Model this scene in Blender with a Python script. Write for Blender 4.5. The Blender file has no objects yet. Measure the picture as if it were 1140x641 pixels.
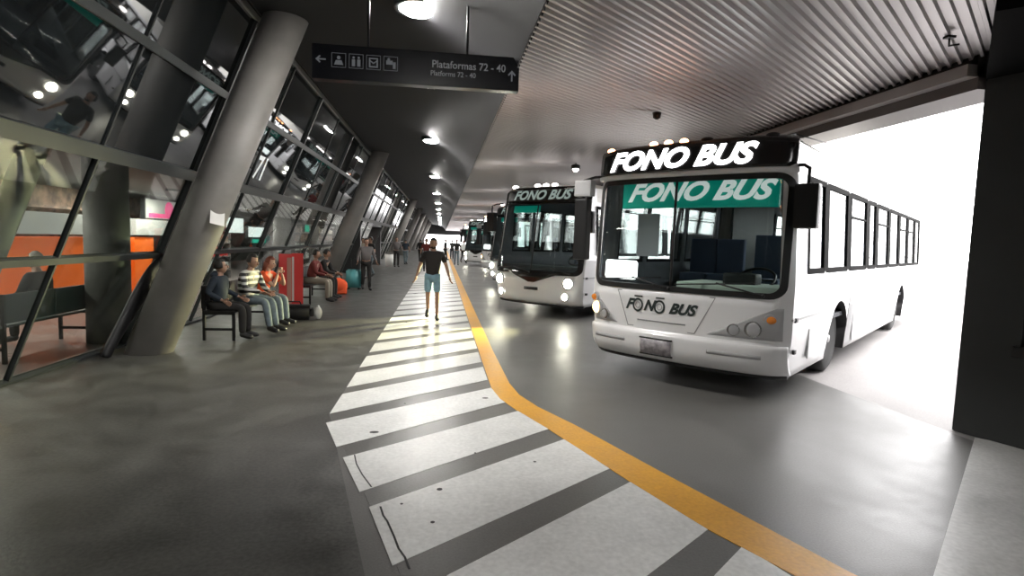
import bpy, bmesh, math, random
from mathutils import Vector, Matrix
random.seed(7)
PI = math.pi
C = bpy.context.scene.collection
SC = bpy.context.scene

# ------------------------------------------------------------------ materials
def mat(name, col, rough=.5, metal=0., emit=None, es=0., noise=None, coat=0., spec=.5, bump=None):
    m = bpy.data.materials.new(name); m.use_nodes = True
    nt = m.node_tree; b = nt.nodes['Principled BSDF']
    b.inputs['Base Color'].default_value = (*col, 1)
    b.inputs['Roughness'].default_value = rough
    b.inputs['Metallic'].default_value = metal
    b.inputs['Coat Weight'].default_value = coat
    b.inputs['Specular IOR Level'].default_value = spec
    if emit:
        b.inputs['Emission Color'].default_value = (*emit, 1); b.inputs['Emission Strength'].default_value = es
    if noise or bump:
        tc = nt.nodes.new('ShaderNodeTexCoord')
    if noise:
        sc, amt, det = noise
        n = nt.nodes.new('ShaderNodeTexNoise'); n.inputs['Scale'].default_value = sc; n.inputs['Detail'].default_value = det
        nt.links.new(tc.outputs['Object'], n.inputs['Vector'])
        r = nt.nodes.new('ShaderNodeValToRGB')
        r.color_ramp.elements[0].position = .3; r.color_ramp.elements[1].position = .7
        r.color_ramp.elements[0].color = (*[c * (1 - amt) for c in col], 1)
        r.color_ramp.elements[1].color = (*[min(1, c * (1 + amt)) for c in col], 1)
        nt.links.new(n.outputs['Fac'], r.inputs['Fac']); nt.links.new(r.outputs['Color'], b.inputs['Base Color'])
    if bump:
        sc, st = bump
        n2 = nt.nodes.new('ShaderNodeTexNoise'); n2.inputs['Scale'].default_value = sc; n2.inputs['Detail'].default_value = 6
        nt.links.new(tc.outputs['Object'], n2.inputs['Vector'])
        bp = nt.nodes.new('ShaderNodeBump'); bp.inputs['Strength'].default_value = st; bp.inputs['Distance'].default_value = .02
        nt.links.new(n2.outputs['Fac'], bp.inputs['Height']); nt.links.new(bp.outputs['Normal'], b.inputs['Normal'])
    return m

def concrete(name, c1, c2, rough, sc=1.2, rvar=.15, fine=60):
    m = bpy.data.materials.new(name); m.use_nodes = True
    nt = m.node_tree; b = nt.nodes['Principled BSDF']; L = nt.links
    tc = nt.nodes.new('ShaderNodeTexCoord')
    n = nt.nodes.new('ShaderNodeTexNoise'); n.inputs['Scale'].default_value = sc; n.inputs['Detail'].default_value = 8; n.inputs['Roughness'].default_value = .65
    f = nt.nodes.new('ShaderNodeTexNoise'); f.inputs['Scale'].default_value = fine; f.inputs['Detail'].default_value = 3
    L.new(tc.outputs['Object'], n.inputs['Vector']); L.new(tc.outputs['Object'], f.inputs['Vector'])
    mx = nt.nodes.new('ShaderNodeMath'); mx.operation = 'MULTIPLY_ADD'; mx.inputs[1].default_value = .45
    L.new(f.outputs['Fac'], mx.inputs[0]); 
    mm = nt.nodes.new('ShaderNodeMath'); mm.operation = 'MULTIPLY'; mm.inputs[1].default_value = .55
    L.new(n.outputs['Fac'], mm.inputs[0]); L.new(mm.outputs[0], mx.inputs[2])
    r = nt.nodes.new('ShaderNodeValToRGB')
    r.color_ramp.elements[0].position = .36; r.color_ramp.elements[1].position = .64
    r.color_ramp.elements[0].color = (*c1, 1); r.color_ramp.elements[1].color = (*c2, 1)
    L.new(mx.outputs[0], r.inputs['Fac']); L.new(r.outputs['Color'], b.inputs['Base Color'])
    mr = nt.nodes.new('ShaderNodeMapRange'); mr.inputs['To Min'].default_value = rough - rvar; mr.inputs['To Max'].default_value = rough + rvar
    mr.inputs['From Min'].default_value = .3; mr.inputs['From Max'].default_value = .7
    L.new(n.outputs['Fac'], mr.inputs['Value']); L.new(mr.outputs['Result'], b.inputs['Roughness'])
    bp = nt.nodes.new('ShaderNodeBump'); bp.inputs['Strength'].default_value = .25; bp.inputs['Distance'].default_value = .004
    L.new(f.outputs['Fac'], bp.inputs['Height']); L.new(bp.outputs['Normal'], b.inputs['Normal'])
    return m

def glass(name, tint=(.9, .95, .93), refl=.08, rough=.02):
    m = bpy.data.materials.new(name); m.use_nodes = True
    nt = m.node_tree; nt.nodes.clear(); L = nt.links
    o = nt.nodes.new('ShaderNodeOutputMaterial'); mx = nt.nodes.new('ShaderNodeMixShader')
    t = nt.nodes.new('ShaderNodeBsdfTransparent'); t.inputs['Color'].default_value = (*tint, 1)
    g = nt.nodes.new('ShaderNodeBsdfGlossy'); g.inputs['Roughness'].default_value = rough
    lw = nt.nodes.new('ShaderNodeFresnel'); lw.inputs['IOR'].default_value = 1.5
    ge = nt.nodes.new('ShaderNodeNewGeometry'); io = nt.nodes.new('ShaderNodeMath'); io.operation = 'MULTIPLY_ADD'
    io.inputs[1].default_value = 1 / 1.5 - 1.5; io.inputs[2].default_value = 1.5
    L.new(ge.outputs['Backfacing'], io.inputs[0]); L.new(io.outputs[0], lw.inputs['IOR'])
    a = nt.nodes.new('ShaderNodeMath'); a.operation = 'ADD'; a.inputs[1].default_value = refl; a.use_clamp = True
    L.new(lw.outputs[0], a.inputs[0]); L.new(a.outputs[0], mx.inputs[0])
    L.new(t.outputs[0], mx.inputs[1]); L.new(g.outputs[0], mx.inputs[2]); L.new(mx.outputs[0], o.inputs[0])
    return m

def lamp(name, col, s):
    m = bpy.data.materials.new(name); m.use_nodes = True
    nt = m.node_tree; nt.nodes.clear()
    o = nt.nodes.new('ShaderNodeOutputMaterial'); e = nt.nodes.new('ShaderNodeEmission')
    e.inputs['Color'].default_value = (*col, 1); e.inputs['Strength'].default_value = s
    nt.links.new(e.outputs[0], o.inputs[0]); return m

M = dict(
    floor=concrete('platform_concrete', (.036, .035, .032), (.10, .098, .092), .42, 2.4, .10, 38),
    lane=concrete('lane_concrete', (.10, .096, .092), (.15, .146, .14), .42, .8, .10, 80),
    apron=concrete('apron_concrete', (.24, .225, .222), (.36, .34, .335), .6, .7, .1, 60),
    path=concrete('path_grey', (.10, .096, .092), (.145, .14, .134), .34, 1, .08, 70),
    white_paint=concrete('white_road_paint', (.60, .60, .59), (.80, .80, .79), .38, 2.2, .1, 30),
    yellow=concrete('yellow_road_paint', (.62, .29, .02), (.78, .39, .03), .4, 2, .08, 40),
    infloor=concrete('hall_floor', (.20, .17, .16), (.27, .235, .22), .35, 1.5, .1, 50),
    crack=mat('crack_dark', (.05, .05, .05), .8),
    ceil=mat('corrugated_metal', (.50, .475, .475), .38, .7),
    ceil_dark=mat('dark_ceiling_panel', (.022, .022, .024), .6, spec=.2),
    beam_l=mat('gutter_metal', (.42, .39, .38), .45, .2),
    beam_d=mat('beam_dark', (.13, .115, .11), .5, .2),
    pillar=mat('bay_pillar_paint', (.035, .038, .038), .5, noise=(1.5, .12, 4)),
    column=mat('column_concrete', (.20, .19, .18), .55, noise=(2.2, .14, 5)),
    column_in=mat('hall_column_concrete', (.22, .22, .205), .6, noise=(1.3, .2, 5)),
    frame=mat('aluminium_frame', (.035, .040, .041), .45, .3),
    frame_hi=mat('top_rail_metal', (.30, .30, .30), .4, .5),
    dark=mat('dark_ceiling', (.03, .03, .032), .6),
    hallceil=mat('hall_ceiling', (.09, .095, .09), .7),
    black=mat('black_plastic', (.012, .012, .013), .45),
    post=mat('window_post_black', (.008, .008, .008), .8, spec=.05),
    rubber=mat('tyre_rubber', (.02, .02, .02), .8),
    black_gloss=mat('black_gloss', (.015, .014, .014), .12),
    buswhite=mat('bus_white_paint', (.78, .78, .79), .28, coat=.4),
    busgrey=mat('bus_grey_panel', (.42, .42, .43), .4),
    busline=mat('panel_groove', (.25, .25, .26), .6),
    cream=mat('bus_roof_cream', (.74, .72, .66), .4),
    busdark=mat('bus_interior', (.05, .055, .065), .7),
    seat=mat('bus_seat_fabric', (.05, .07, .12), .8),
    dash=mat('dashboard_pale', (.50, .55, .50), .5),
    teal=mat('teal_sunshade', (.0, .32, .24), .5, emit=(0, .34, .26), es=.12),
    chrome=mat('chrome', (.6, .6, .6), .18, 1),
    rim=mat('wheel_rim', (.45, .45, .46), .35, .8),
    lens=mat('lamp_lens', (.5, .5, .52), .08, .3, coat=1),
    amber=mat('amber_lens', (.75, .24, .03), .25, coat=.6),
    plate=mat('number_plate_grey', (.34, .32, .34), .5, noise=(20, .35, 2)),
    letter=mat('letter_dark', (.02, .03, .03), .5),
    letter_w=mat('letter_white', (.75, .78, .78), .5, emit=(.8, .85, .85), es=.25),
    letter_g=mat('letter_grey_green', (.30, .38, .36), .5, emit=(.4, .5, .47), es=.25),
    sign=mat('sign_black', (.006, .007, .012), .22),
    signw=mat('sign_white', (.26, .27, .28), .5, emit=(.6, .62, .64), es=.05),
    bench=mat('bench_black_steel', (.012, .012, .013), .4, .3),
    bench_g=mat('bench_green_panel', (.03, .055, .048), .5),
    skin=mat('skin', (.42, .25, .18), .55),
    skin2=mat('skin_tan', (.30, .17, .115), .55),
    hair=mat('hair_black', (.012, .010, .009), .6),
    hair_g=mat('hair_grey', (.20, .18, .16), .7),
    hair_r=mat('hair_auburn', (.16, .035, .015), .6),
    tee=mat('tee_charcoal', (.020, .017, .017), .85),
    denim=mat('denim_pale_blue', (.20, .33, .42), .85, noise=(14, .15, 3)),
    jeans=mat('jeans_grey_blue', (.13, .165, .185), .85, noise=(14, .2, 3)),
    navy=mat('navy_cloth', (.012, .02, .032), .85),
    maroon=mat('maroon_cloth', (.13, .018, .015), .85),
    beige=mat('beige_cloth', (.30, .27, .22), .85),
    blackc=mat('black_cloth', (.014, .013, .013), .9),
    greyc=mat('grey_cloth', (.12, .11, .11), .9),
    orange_c=mat('orange_cloth', (.75, .09, .02), .8),
    tealc=mat('suitcase_teal', (.08, .30, .32), .4),
    red=mat('red_panel', (.55, .02, .018), .4),
    redp=mat('red_stand_strip', (.42, .20, .15), .5),
    shoe=mat('shoe_black', (.015, .015, .015), .5),
    shoew=mat('shoe_white', (.55, .55, .53), .5),
    paper=mat('paper_white', (.62, .62, .60), .7),
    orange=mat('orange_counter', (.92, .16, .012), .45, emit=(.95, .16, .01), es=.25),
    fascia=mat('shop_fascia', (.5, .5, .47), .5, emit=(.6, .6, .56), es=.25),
    shopdark=mat('shop_dark', (.05, .05, .045), .7, noise=(1.2, .6, 6)),
    shopbrown=mat('shop_goods', (.16, .10, .07), .7, noise=(5, .8, 8)),
    pink=mat('pink_sign', (.7, .06, .2), .5, emit=(.8, .08, .25), es=.7),
    shopwhite=lamp('shop_lightbox', (.95, 1, .96), 1.1),
    green=lamp('green_lightbox', (.04, .55, .36), .8),
    bulb=lamp('ceiling_lamp', (1, .97, .92), 240),
    bulb_in=lamp('hall_lamp', (1, .95, .85), 14),
    led=lamp('destination_leds', (1, 1, 1), 3.2),
    led_card=lamp('route_card_light', (1, 1, 1), 2.0),
    marker=lamp('marker_lamp', (1, .40, .18), 9),
    marker_w=lamp('marker_lamp_white', (1, .93, .88), 7),
    head=lamp('headlamp_lit', (1, .97, .80), 30),
    head_y=lamp('headlamp_amber_lit', (1, .66, .25), 4),
    leaf=mat('plant_leaf', (.04, .09, .03), .6),
)
M['windscreen'] = glass('windscreen_glass', (.86, .95, .92), .02)
M['side_glass'] = glass('side_glass', (.93, .96, .96), .03)
M['hall_glass'] = glass('hall_glass', (.74, .78, .76), .02)

def dark_mirror(name):
    m = bpy.data.materials.new(name); m.use_nodes = True
    nt = m.node_tree; nt.nodes.clear(); L = nt.links
    o = nt.nodes.new('ShaderNodeOutputMaterial'); mx = nt.nodes.new('ShaderNodeMixShader')
    d = nt.nodes.new('ShaderNodeBsdfDiffuse'); d.inputs['Color'].default_value = (.012, .014, .015, 1)
    g = nt.nodes.new('ShaderNodeBsdfGlossy'); g.inputs['Roughness'].default_value = .025; g.inputs['Color'].default_value = (.93, .94, .95, 1)
    lw = nt.nodes.new('ShaderNodeFresnel'); lw.inputs['IOR'].default_value = 1.5
    a = nt.nodes.new('ShaderNodeMath'); a.operation = 'MULTIPLY_ADD'; a.inputs[1].default_value = .9; a.inputs[2].default_value = .09; a.use_clamp = True
    L.new(lw.outputs[0], a.inputs[0]); L.new(a.outputs[0], mx.inputs[0])
    L.new(d.outputs[0], mx.inputs[1]); L.new(g.outputs[0], mx.inputs[2]); L.new(mx.outputs[0], o.inputs[0])
    return m
M['mirror_glass'] = dark_mirror('tinted_reflective_glass')

# ------------------------------------------------------------------ mesh helpers
def obj(name, bm, m, parent=None, smooth=False, loc=None):
    me = bpy.data.meshes.new(name)
    bmesh.ops.recalc_face_normals(bm, faces=bm.faces)
    bm.to_mesh(me); bm.free()
    for mm in (m if isinstance(m, (list, tuple)) else [m]): me.materials.append(mm)
    if smooth:
        for p in me.polygons: p.use_smooth = True
    o = bpy.data.objects.new(name, me); C.objects.link(o)
    if parent: o.parent = parent
    if loc: o.location = loc
    return o
def obj_raw(name, me, m, parent=None):
    me.materials.clear()
    for mm in (m if isinstance(m, (list, tuple)) else [m]): me.materials.append(mm)
    o = bpy.data.objects.new(name, me); C.objects.link(o)
    if parent: o.parent = parent
    return o
def smooth_auto(o, ang=35):
    me = o.data
    for p in me.polygons: p.use_smooth = True
    bm = bmesh.new(); bm.from_mesh(me)
    for e in bm.edges:
        if len(e.link_faces) == 2 and e.calc_face_angle(0) > math.radians(ang): e.smooth = False
    bm.to_mesh(me); bm.free()
def thing(name, label, cat, loc=(0, 0, 0), rz=0, group=None):
    o = bpy.data.objects.new(name, None); C.objects.link(o)
    o.location = loc; o.rotation_euler = (0, 0, rz); o['label'] = label; o['category'] = cat
    if group: o['group'] = group
    return o
def tag(o, label, cat, group=None):
    o['label'] = label; o['category'] = cat
    if group: o['group'] = group
    return o
def struct(name, bm, m, parent=None):
    o = obj(name, bm, m, parent); o['kind'] = 'structure'; return o
def B(*boxes, bev=0):
    """each box: (x0,x1,y0,y1,z0,z1[,material index])"""
    bm = bmesh.new()
    for b in boxes: box(bm, *b, bev=bev)
    return bm
def box(bm, x0, x1, y0, y1, z0, z1, mi=0, bev=0, mtx=None):
    t = bmesh.new()
    vs = [t.verts.new((x, y, z)) for z in (z0, z1) for y in (y0, y1) for x in (x0, x1)]
    for f in ((0, 2, 3, 1), (4, 5, 7, 6), (0, 1, 5, 4), (2, 6, 7, 3), (0, 4, 6, 2), (1, 3, 7, 5)): t.faces.new([vs[i] for i in f])
    if bev: bmesh.ops.bevel(t, geom=list(t.edges), offset=bev, segments=2, profile=.7, affect='EDGES')
    merge(bm, t, mi, mtx)
def merge(bm, t, mi=0, mtx=None):
    if mtx is not None: bmesh.ops.transform(t, matrix=mtx, verts=t.verts)
    vm = {v: bm.verts.new(v.co) for v in t.verts}
    for f in t.faces:
        try:
            nf = bm.faces.new([vm[v] for v in f.verts]); nf.material_index = mi if mi else f.material_index; nf.smooth = f.smooth
        except ValueError: pass
    t.free()
def rod(bm, p, q, r, r2=None, n=12, mi=0, smooth=True):
    p = Vector(p); q = Vector(q); d = q - p
    t = bmesh.new()
    bmesh.ops.create_cone(t, cap_ends=True, segments=n, radius1=r, radius2=r if r2 is None else r2, depth=d.length)
    if smooth:
        for f in t.faces:
            if len(f.verts) == 4: f.smooth = True
    mt = Matrix.Translation((p + q) / 2) @ d.to_track_quat('Z', 'Y').to_matrix().to_4x4()
    merge(bm, t, mi, mt)
def rods(pts, r, n=8):
    bm = bmesh.new()
    for a, b in zip(pts, pts[1:]): rod(bm, a, b, r, n=n)
    for p in pts[1:-1]: ball(bm, p, r, 8)
    return bm
def ball(bm, c, r, n=12, s=(1, 1, 1), mi=0):
    t = bmesh.new(); bmesh.ops.create_uvsphere(t, u_segments=n, v_segments=max(4, n // 2 + 1), radius=r)
    for f in t.faces: f.smooth = True
    merge(bm, t, mi, Matrix.Translation(c) @ Matrix.Diagonal((*s, 1)))
def lathe(prof, n=32, axis='Z'):
    bm = bmesh.new(); rings = []
    for r, z in prof:
        rings.append([bm.verts.new((r * math.cos(2 * PI * k / n), r * math.sin(2 * PI * k / n), z)) for k in range(n)])
    for a, b in zip(rings, rings[1:]):
        for k in range(n):
            f = bm.faces.new((a[k], a[(k + 1) % n], b[(k + 1) % n], b[k])); f.smooth = True
    bm.faces.new(rings[0]); bm.faces.new(rings[-1])
    if axis == 'X': bmesh.ops.rotate(bm, verts=bm.verts, cent=(0, 0, 0), matrix=Matrix.Rotation(PI / 2, 3, 'Y'))
    return bm
def poly(bm, pts, z0, z1, mi=0):
    a = [bm.verts.new((x, y, z0)) for x, y in pts]; b = [bm.verts.new((x, y, z1)) for x, y in pts]
    n = len(pts)
    bm.faces.new(a).material_index = mi; bm.faces.new(b).material_index = mi
    for i in range(n): bm.faces.new((a[i], a[(i + 1) % n], b[(i + 1) % n], b[i])).material_index = mi
def text_mesh(s, size, shear=0., ext=0., bold=0., sx=1.):
    cu = bpy.data.curves.new('t', 'FONT'); cu.body = s; cu.size = size; cu.shear = shear
    cu.align_x = 'CENTER'; cu.align_y = 'CENTER'; cu.extrude = ext; cu.offset = bold; cu.resolution_u = 4
    o = bpy.data.objects.new('t', cu); C.objects.link(o)
    dg = bpy.context.evaluated_depsgraph_get(); dg.update()
    me = bpy.data.meshes.new_from_object(o.evaluated_get(dg))
    bpy.data.objects.remove(o); bpy.data.curves.remove(cu)
    for v in me.vertices: v.co.x *= sx
    return me

# ------------------------------------------------------------------ camera
H = 1.70; F = 630.
pitch, yaw, roll = math.radians(4.7), math.radians(7.1906), math.radians(1.8)
fw = Vector((math.sin(yaw) * math.cos(pitch), math.cos(yaw) * math.cos(pitch), -math.sin(pitch)))
r0 = Vector((math.cos(yaw), -math.sin(yaw), 0)); u0 = r0.cross(fw)
rr_ = math.cos(roll) * r0 + math.sin(roll) * u0; uu_ = -math.sin(roll) * r0 + math.cos(roll) * u0
cam = bpy.data.cameras.new('camera'); co = bpy.data.objects.new('camera', cam); C.objects.link(co)
mt = Matrix((rr_, uu_, -fw)).transposed().to_4x4(); mt.translation = (0, 0, H)
co.matrix_world = mt
cam.sensor_width = 36; cam.lens = F / 1140 * 36; cam.clip_start = .05; cam.clip_end = 600
SC.camera = co

# ------------------------------------------------------------------ setting: floors
Y0, Y1 = -14, 118
RIB = math.radians(44.6)
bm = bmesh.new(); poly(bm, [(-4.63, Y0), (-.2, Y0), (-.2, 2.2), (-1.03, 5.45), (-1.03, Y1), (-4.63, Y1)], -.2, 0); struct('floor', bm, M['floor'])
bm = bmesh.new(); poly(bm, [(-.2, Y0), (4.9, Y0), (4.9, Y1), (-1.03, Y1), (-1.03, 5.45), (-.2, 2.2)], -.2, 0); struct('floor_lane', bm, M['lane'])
struct('floor_hall', B((-12.2, -4.63, Y0, Y1, -.2, 0)), M['infloor'])
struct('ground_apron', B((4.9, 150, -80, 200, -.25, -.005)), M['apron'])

# painted walkway: grey field, slanted white bars, yellow border
def lx(y):  # left edge of the walkway
    return -1.03 if y > 5.45 else -1.03 + (5.45 - y) * .327
def ry(y):  # right edge of the white bars
    if y > 6.35: return .585
    if y > 5.8: return .585 + (6.35 - y) * .2
    return .70 + (5.8 - y) * .335
bm = bmesh.new(); poly(bm, [(-.03 - .02, 2.4), (1.95, 2.4), (.66, 6.0), (.60, 6.4), (.60, 112), (-1.03, 112), (-1.03, 5.45)], .0, .003)
o = obj('walkway_paint', bm, M['path']); o['kind'] = 'structure'
bars = [((.06, 2.75), (1.38, 3.8), (1.63, 3.11), (.30, 2.05)), ((-.42, 3.52), (1.09, 4.69), (1.31, 4.05), (-.22, 2.86)),
        ((-.72, 4.35), (.83, 5.54), (1.0, 4.96), (-.51, 3.74)), ((-1.01, 5.19), (.60, 6.41), (.70, 5.82), (-.81, 4.58)),
        ((-1.03, 6.16), (.585, 7.5), (.59, 6.78), (-1.03, 5.47)), ((1.44, 2.65), (1.75, 2.92), (1.98, 2.2), (1.0, 2.0))]
y = 7.15
while y < 60:
    bars.append(((-1.03, y), (.585, y + 1.36), (.585, y + .66), (-1.03, y - .71))); y += 1.0 + (.02 if y > 9 else 0)
for i, b in enumerate(bars):
    bm = bmesh.new(); poly(bm, list(b), .003, .006)
    o = obj('walkway_bar', bm, M['white_paint'])
    o['kind'] = 'structure'
inn = [(2.15, 1.95), (1.87, 2.62), (1.63, 3.11), (1.38, 3.8), (1.0, 4.96), (.78, 5.55), (.66, 5.95), (.605, 6.4), (.60, 7.8), (.60, 112)]
out = [(2.55, 1.9), (2.19, 2.62), (1.95, 3.25), (1.68, 3.95), (1.28, 5.05), (1.02, 5.65), (.89, 6.1), (.84, 6.6), (.82, 8.7), (.81, 112)]
bm = bmesh.new(); poly(bm, inn + out[::-1], .001, .007)
o = obj('yellow_line', bm, M['yellow']); o['kind'] = 'structure'
# crack and small scars in the paint
bm = bmesh.new(); cr = [(-.64, 4.4), (-.60, 4.22), (-.53, 4.02), (-.44, 3.81)]
def crack(pts, w):
    for (x0, y0), (x1, y1) in zip(pts, pts[1:]):
        poly(bm, [(x0 - w, y0), (x0 + w, y0), (x1 + w, y1), (x1 - w, y1)], .006, .0075)
crack(cr, .005); crack([(-.35, 3.52), (-.32, 3.40), (-.29, 3.33), (-.235, 3.15), (-.20, 3.02), (-.16, 2.93), (-.13, 2.82)], .006)
for x, y, r in ((.50, 5.98, .022), (-.55, 4.92, .026), (-.02, 3.30, .014), (-.22, 3.55, .010), (.02, 3.75, .02), (.75, 4.2, .012), (.3, 4.4, .01)):
    poly(bm, [(x + r * math.cos(k) * (1.6 if r > .02 else 1), y + r * math.sin(k)) for k in [i * PI / 4 for i in range(8)]], .006, .0075)
o = obj('floor_scar', bm, M['crack']); o['kind'] = 'structure'
# broad white painted band at the foot of the near bay pillar
bm = bmesh.new(); poly(bm, [(5.0, 4.60), (2.63, 2.57), (1.9, 1.95), (2.8, .9), (6.3, 3.2)], -.001, .005)
o = obj('bay_paint_band', bm, M['white_paint']); o['kind'] = 'structure'

# ------------------------------------------------------------------ ceiling (corrugated sheet bending down to the bays)
SKEW = 3.8 * math.tan(math.radians(39.5))
bm = bmesh.new(); pitch_c = .112; rows = []; yy = Y0 - SKEW
while yy < Y1:
    for t, dz in ((0, 0), (.30, 0), (.42, .03), (.88, .03)):
        rows.append([bm.verts.new((x, yy + t * pitch_c + sk, 3.50 + dz)) for x, sk in ((.74, -.2), (4.82, SKEW))])
    yy += pitch_c
for a, b in zip(rows, rows[1:]): bm.faces.new((a[0], a[1], b[1], b[0]))
struct('ceiling', bm, M['ceil'])
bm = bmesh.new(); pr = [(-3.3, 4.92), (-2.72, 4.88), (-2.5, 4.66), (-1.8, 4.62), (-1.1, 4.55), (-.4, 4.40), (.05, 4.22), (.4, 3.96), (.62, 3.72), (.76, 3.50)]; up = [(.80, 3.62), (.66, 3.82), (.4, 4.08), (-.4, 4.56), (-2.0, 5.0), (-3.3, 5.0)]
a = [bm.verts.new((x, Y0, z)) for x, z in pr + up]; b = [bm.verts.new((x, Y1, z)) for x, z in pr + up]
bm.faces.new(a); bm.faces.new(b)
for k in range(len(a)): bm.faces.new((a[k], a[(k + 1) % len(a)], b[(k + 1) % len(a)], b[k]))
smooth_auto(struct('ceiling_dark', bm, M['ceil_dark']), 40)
struct('ceiling_hall', B((-12.2, -3.0, Y0, Y1, 4.95, 5.1), (-12.2, -3.86, Y0, Y1, 2.72, 2.9)), M['hallceil'])
struct('roof', B((-12.2, 5.9, Y0, Y1, 5.1, 5.3)), M['dark'])
# eaves beam above the bays
struct('beam_gutter', B((4.80, 4.98, 4.84, Y1, 3.36, 3.47), (4.90, 5.3, 4.84, Y1, 3.37, 5.12), (4.86, 5.3, Y0, 2.4, 3.25, 5.12)), M['beam_l'])
struct('beam_gap', B((4.83, 4.90, 4.84, Y1, 3.47, 3.60)), M['black'])
struct('beam_lintel', B((4.92, 5.42, 4.84, Y1, 3.25, 3.37)), M['beam_d'])
# bay pillars
def bay_pillar(i, cx, cy):
    bm = bmesh.new(); box(bm, 0, 1.15, -1.75, 0, 0, 5.0)
    bmesh.ops.bevel(bm, geom=[e for e in bm.edges if abs(e.verts[0].co.z - e.verts[1].co.z) > 1], offset=.03, segments=2, affect='EDGES')
    o = struct('pillar_%d' % i, bm, M['pillar']); o.location = (cx, cy, 0); o.rotation_euler = (0, 0, math.radians(18)); return o
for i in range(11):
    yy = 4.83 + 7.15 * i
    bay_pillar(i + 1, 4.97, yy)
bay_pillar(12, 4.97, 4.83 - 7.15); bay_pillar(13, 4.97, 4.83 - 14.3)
o = thing('pillar_socket', 'small black outlet box fixed low on the dark bay pillar', 'outlet', (5.13, 4.36, .86), math.radians(18))
obj('housing', B((-.05, .0, -.06, .06, -.05, .05), bev=.008), M['black'], o)
obj('conduit', rods([(-.02, 0, .05), (-.02, 0, .30)], .012), M['black'], o)
# dark rib running inward from each pillar, under the ceiling
for i in range(1):
    bm = bmesh.new(); box(bm, -1.9, .3, -.9, 0, 3.33, 5.0)
    o = struct('beam_rib_%d' % (i + 1), bm, M['post']); o.location = (4.99, 4.83 + 7.15 * i, 0); o.rotation_euler = (0, 0, RIB)
# end walls
struct('wall_back', B((-12.2, 5.9, Y0 - .3, Y0, 0, 5.3)), M['dark'])
struct('wall_far', B((-12.2, 5.9, Y1, Y1 + .3, 2.6, 5.3), (-12.2, -3.5, Y1, Y1 + .3, 0, 2.6)), M['dark'])
struct('wall_hall', B((-12.4, -12.2, Y0, Y1, 0, 5.3)), M['shopdark'])

# ------------------------------------------------------------------ leaning glazed wall
SL = .397
def WX(z, off=0.): return -4.63 + SL * z + off
ZT = (0.0, 1.37, 2.52, 3.68, 4.80)
YM = [2.1 + 2.24 * k for k in range(-3, 48)]
wn = 0
def slant(bm, y0, y1, z0, z1, off, th, mi=0):
    n = Vector((1, 0, -SL)).normalized() * th
    p = [Vector((WX(z, off), y, z)) for y, z in ((y0, z0), (y1, z0), (y1, z1), (y0, z1))]
    a = [bm.verts.new(v) for v in p]; b = [bm.verts.new(v + n) for v in p]
    for q in (a, b): bm.faces.new(q).material_index = mi
    for i in range(4): bm.faces.new((a[i], a[(i + 1) % 4], b[(i + 1) % 4], b[i])).material_index = mi
def is_thick(k): return (k % 2) == 1
for k in range(0, len(YM) - 2, 2):
    y0, y1 = YM[k], YM[k + 2]; wn += 1
    ww = bpy.data.objects.new('window_%d' % wn, None); C.objects.link(ww); ww['kind'] = 'structure'
    door = 27 < y0 < 33
    bm = bmesh.new(); slant(bm, y0, y1, ZT[3], ZT[4], 0, .02); slant(bm, y0, y1, ZT[2], ZT[3], 0, .02); obj('upper_pane', bm, M['mirror_glass'], ww)
    if not door:
        bm = bmesh.new(); slant(bm, y0, y1, 0, ZT[2], 0, .012); obj('lower_pane', bm, M['hall_glass'], ww)
    bm = bmesh.new(); slant(bm, y0 - .035, y0 + .035, 0 if not door else ZT[2], ZT[4], -.03, .10); obj('mullion', bm, M['frame'], ww)
    bm = bmesh.new(); slant(bm, y0 + 2.24 - .014, y0 + 2.24 + .014, 0 if not door else ZT[2], ZT[4], -.02, .06); obj('mullion', bm, M['frame'], ww)
bm = bmesh.new(); slant(bm, YM[0], YM[-1], 2.46, 2.60, -.03, .12); struct('trim_1', bm, M['frame'])
bm = bmesh.new(); slant(bm, YM[0], YM[-1], 3.65, 3.74, -.03, .10); struct('trim_2', bm, M['frame'])
bm = bmesh.new(); slant(bm, YM[0], YM[-1], 4.76, 4.82, -.03, .11); struct('trim_3', bm, M['frame_hi'])
bm = bmesh.new(); slant(bm, YM[0], YM[-1], 4.82, 4.96, -.05, .08); struct('trim_4', bm, M['dark'])
bm = bmesh.new(); slant(bm, YM[0], 27, 1.33, 1.40, -.02, .08); slant(bm, 36, YM[-1], 1.33, 1.40, -.02, .08); struct('trim_5', bm, M['frame'])
bm = bmesh.new(); slant(bm, YM[0], 27, 0, .06, -.02, .08); slant(bm, 36, YM[-1], 0, .06, -.02, .08); struct('trim_6', bm, M['frame'])
# entrance portal
bm = B((-4.7, -3.75, 27.0, 27.3, 0, 2.5), (-4.7, -3.75, 35.7, 36.0, 0, 2.5), (-4.7, -3.7, 27.0, 36.0, 2.3, 2.55), (-4.5, -4.4, 31.4, 31.6, 0, 2.3))
struct('door_1', bm, M['black'])

# leaning round columns
cn = 0
for yy in (-3.3, 8.38, 20.5, 44.5, 57, 69, 81, 93, 105):
    cn += 1
    z1 = 4.96; x0 = -4.03; bm = bmesh.new(); n = 48
    a = [bm.verts.new((x0 + .30 * math.cos(2 * PI * k / n), yy + .28 * math.sin(2 * PI * k / n), 0)) for k in range(n)]
    b = [bm.verts.new((v.co.x + SL * z1, v.co.y, z1)) for v in a]
    for k in range(n):
        f = bm.faces.new((a[k], a[(k + 1) % n], b[(k + 1) % n], b[k])); f.smooth = True
    bm.faces.new(a); bm.faces.new(b)
    struct('column_%d' % cn, bm, M['column'])
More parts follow.
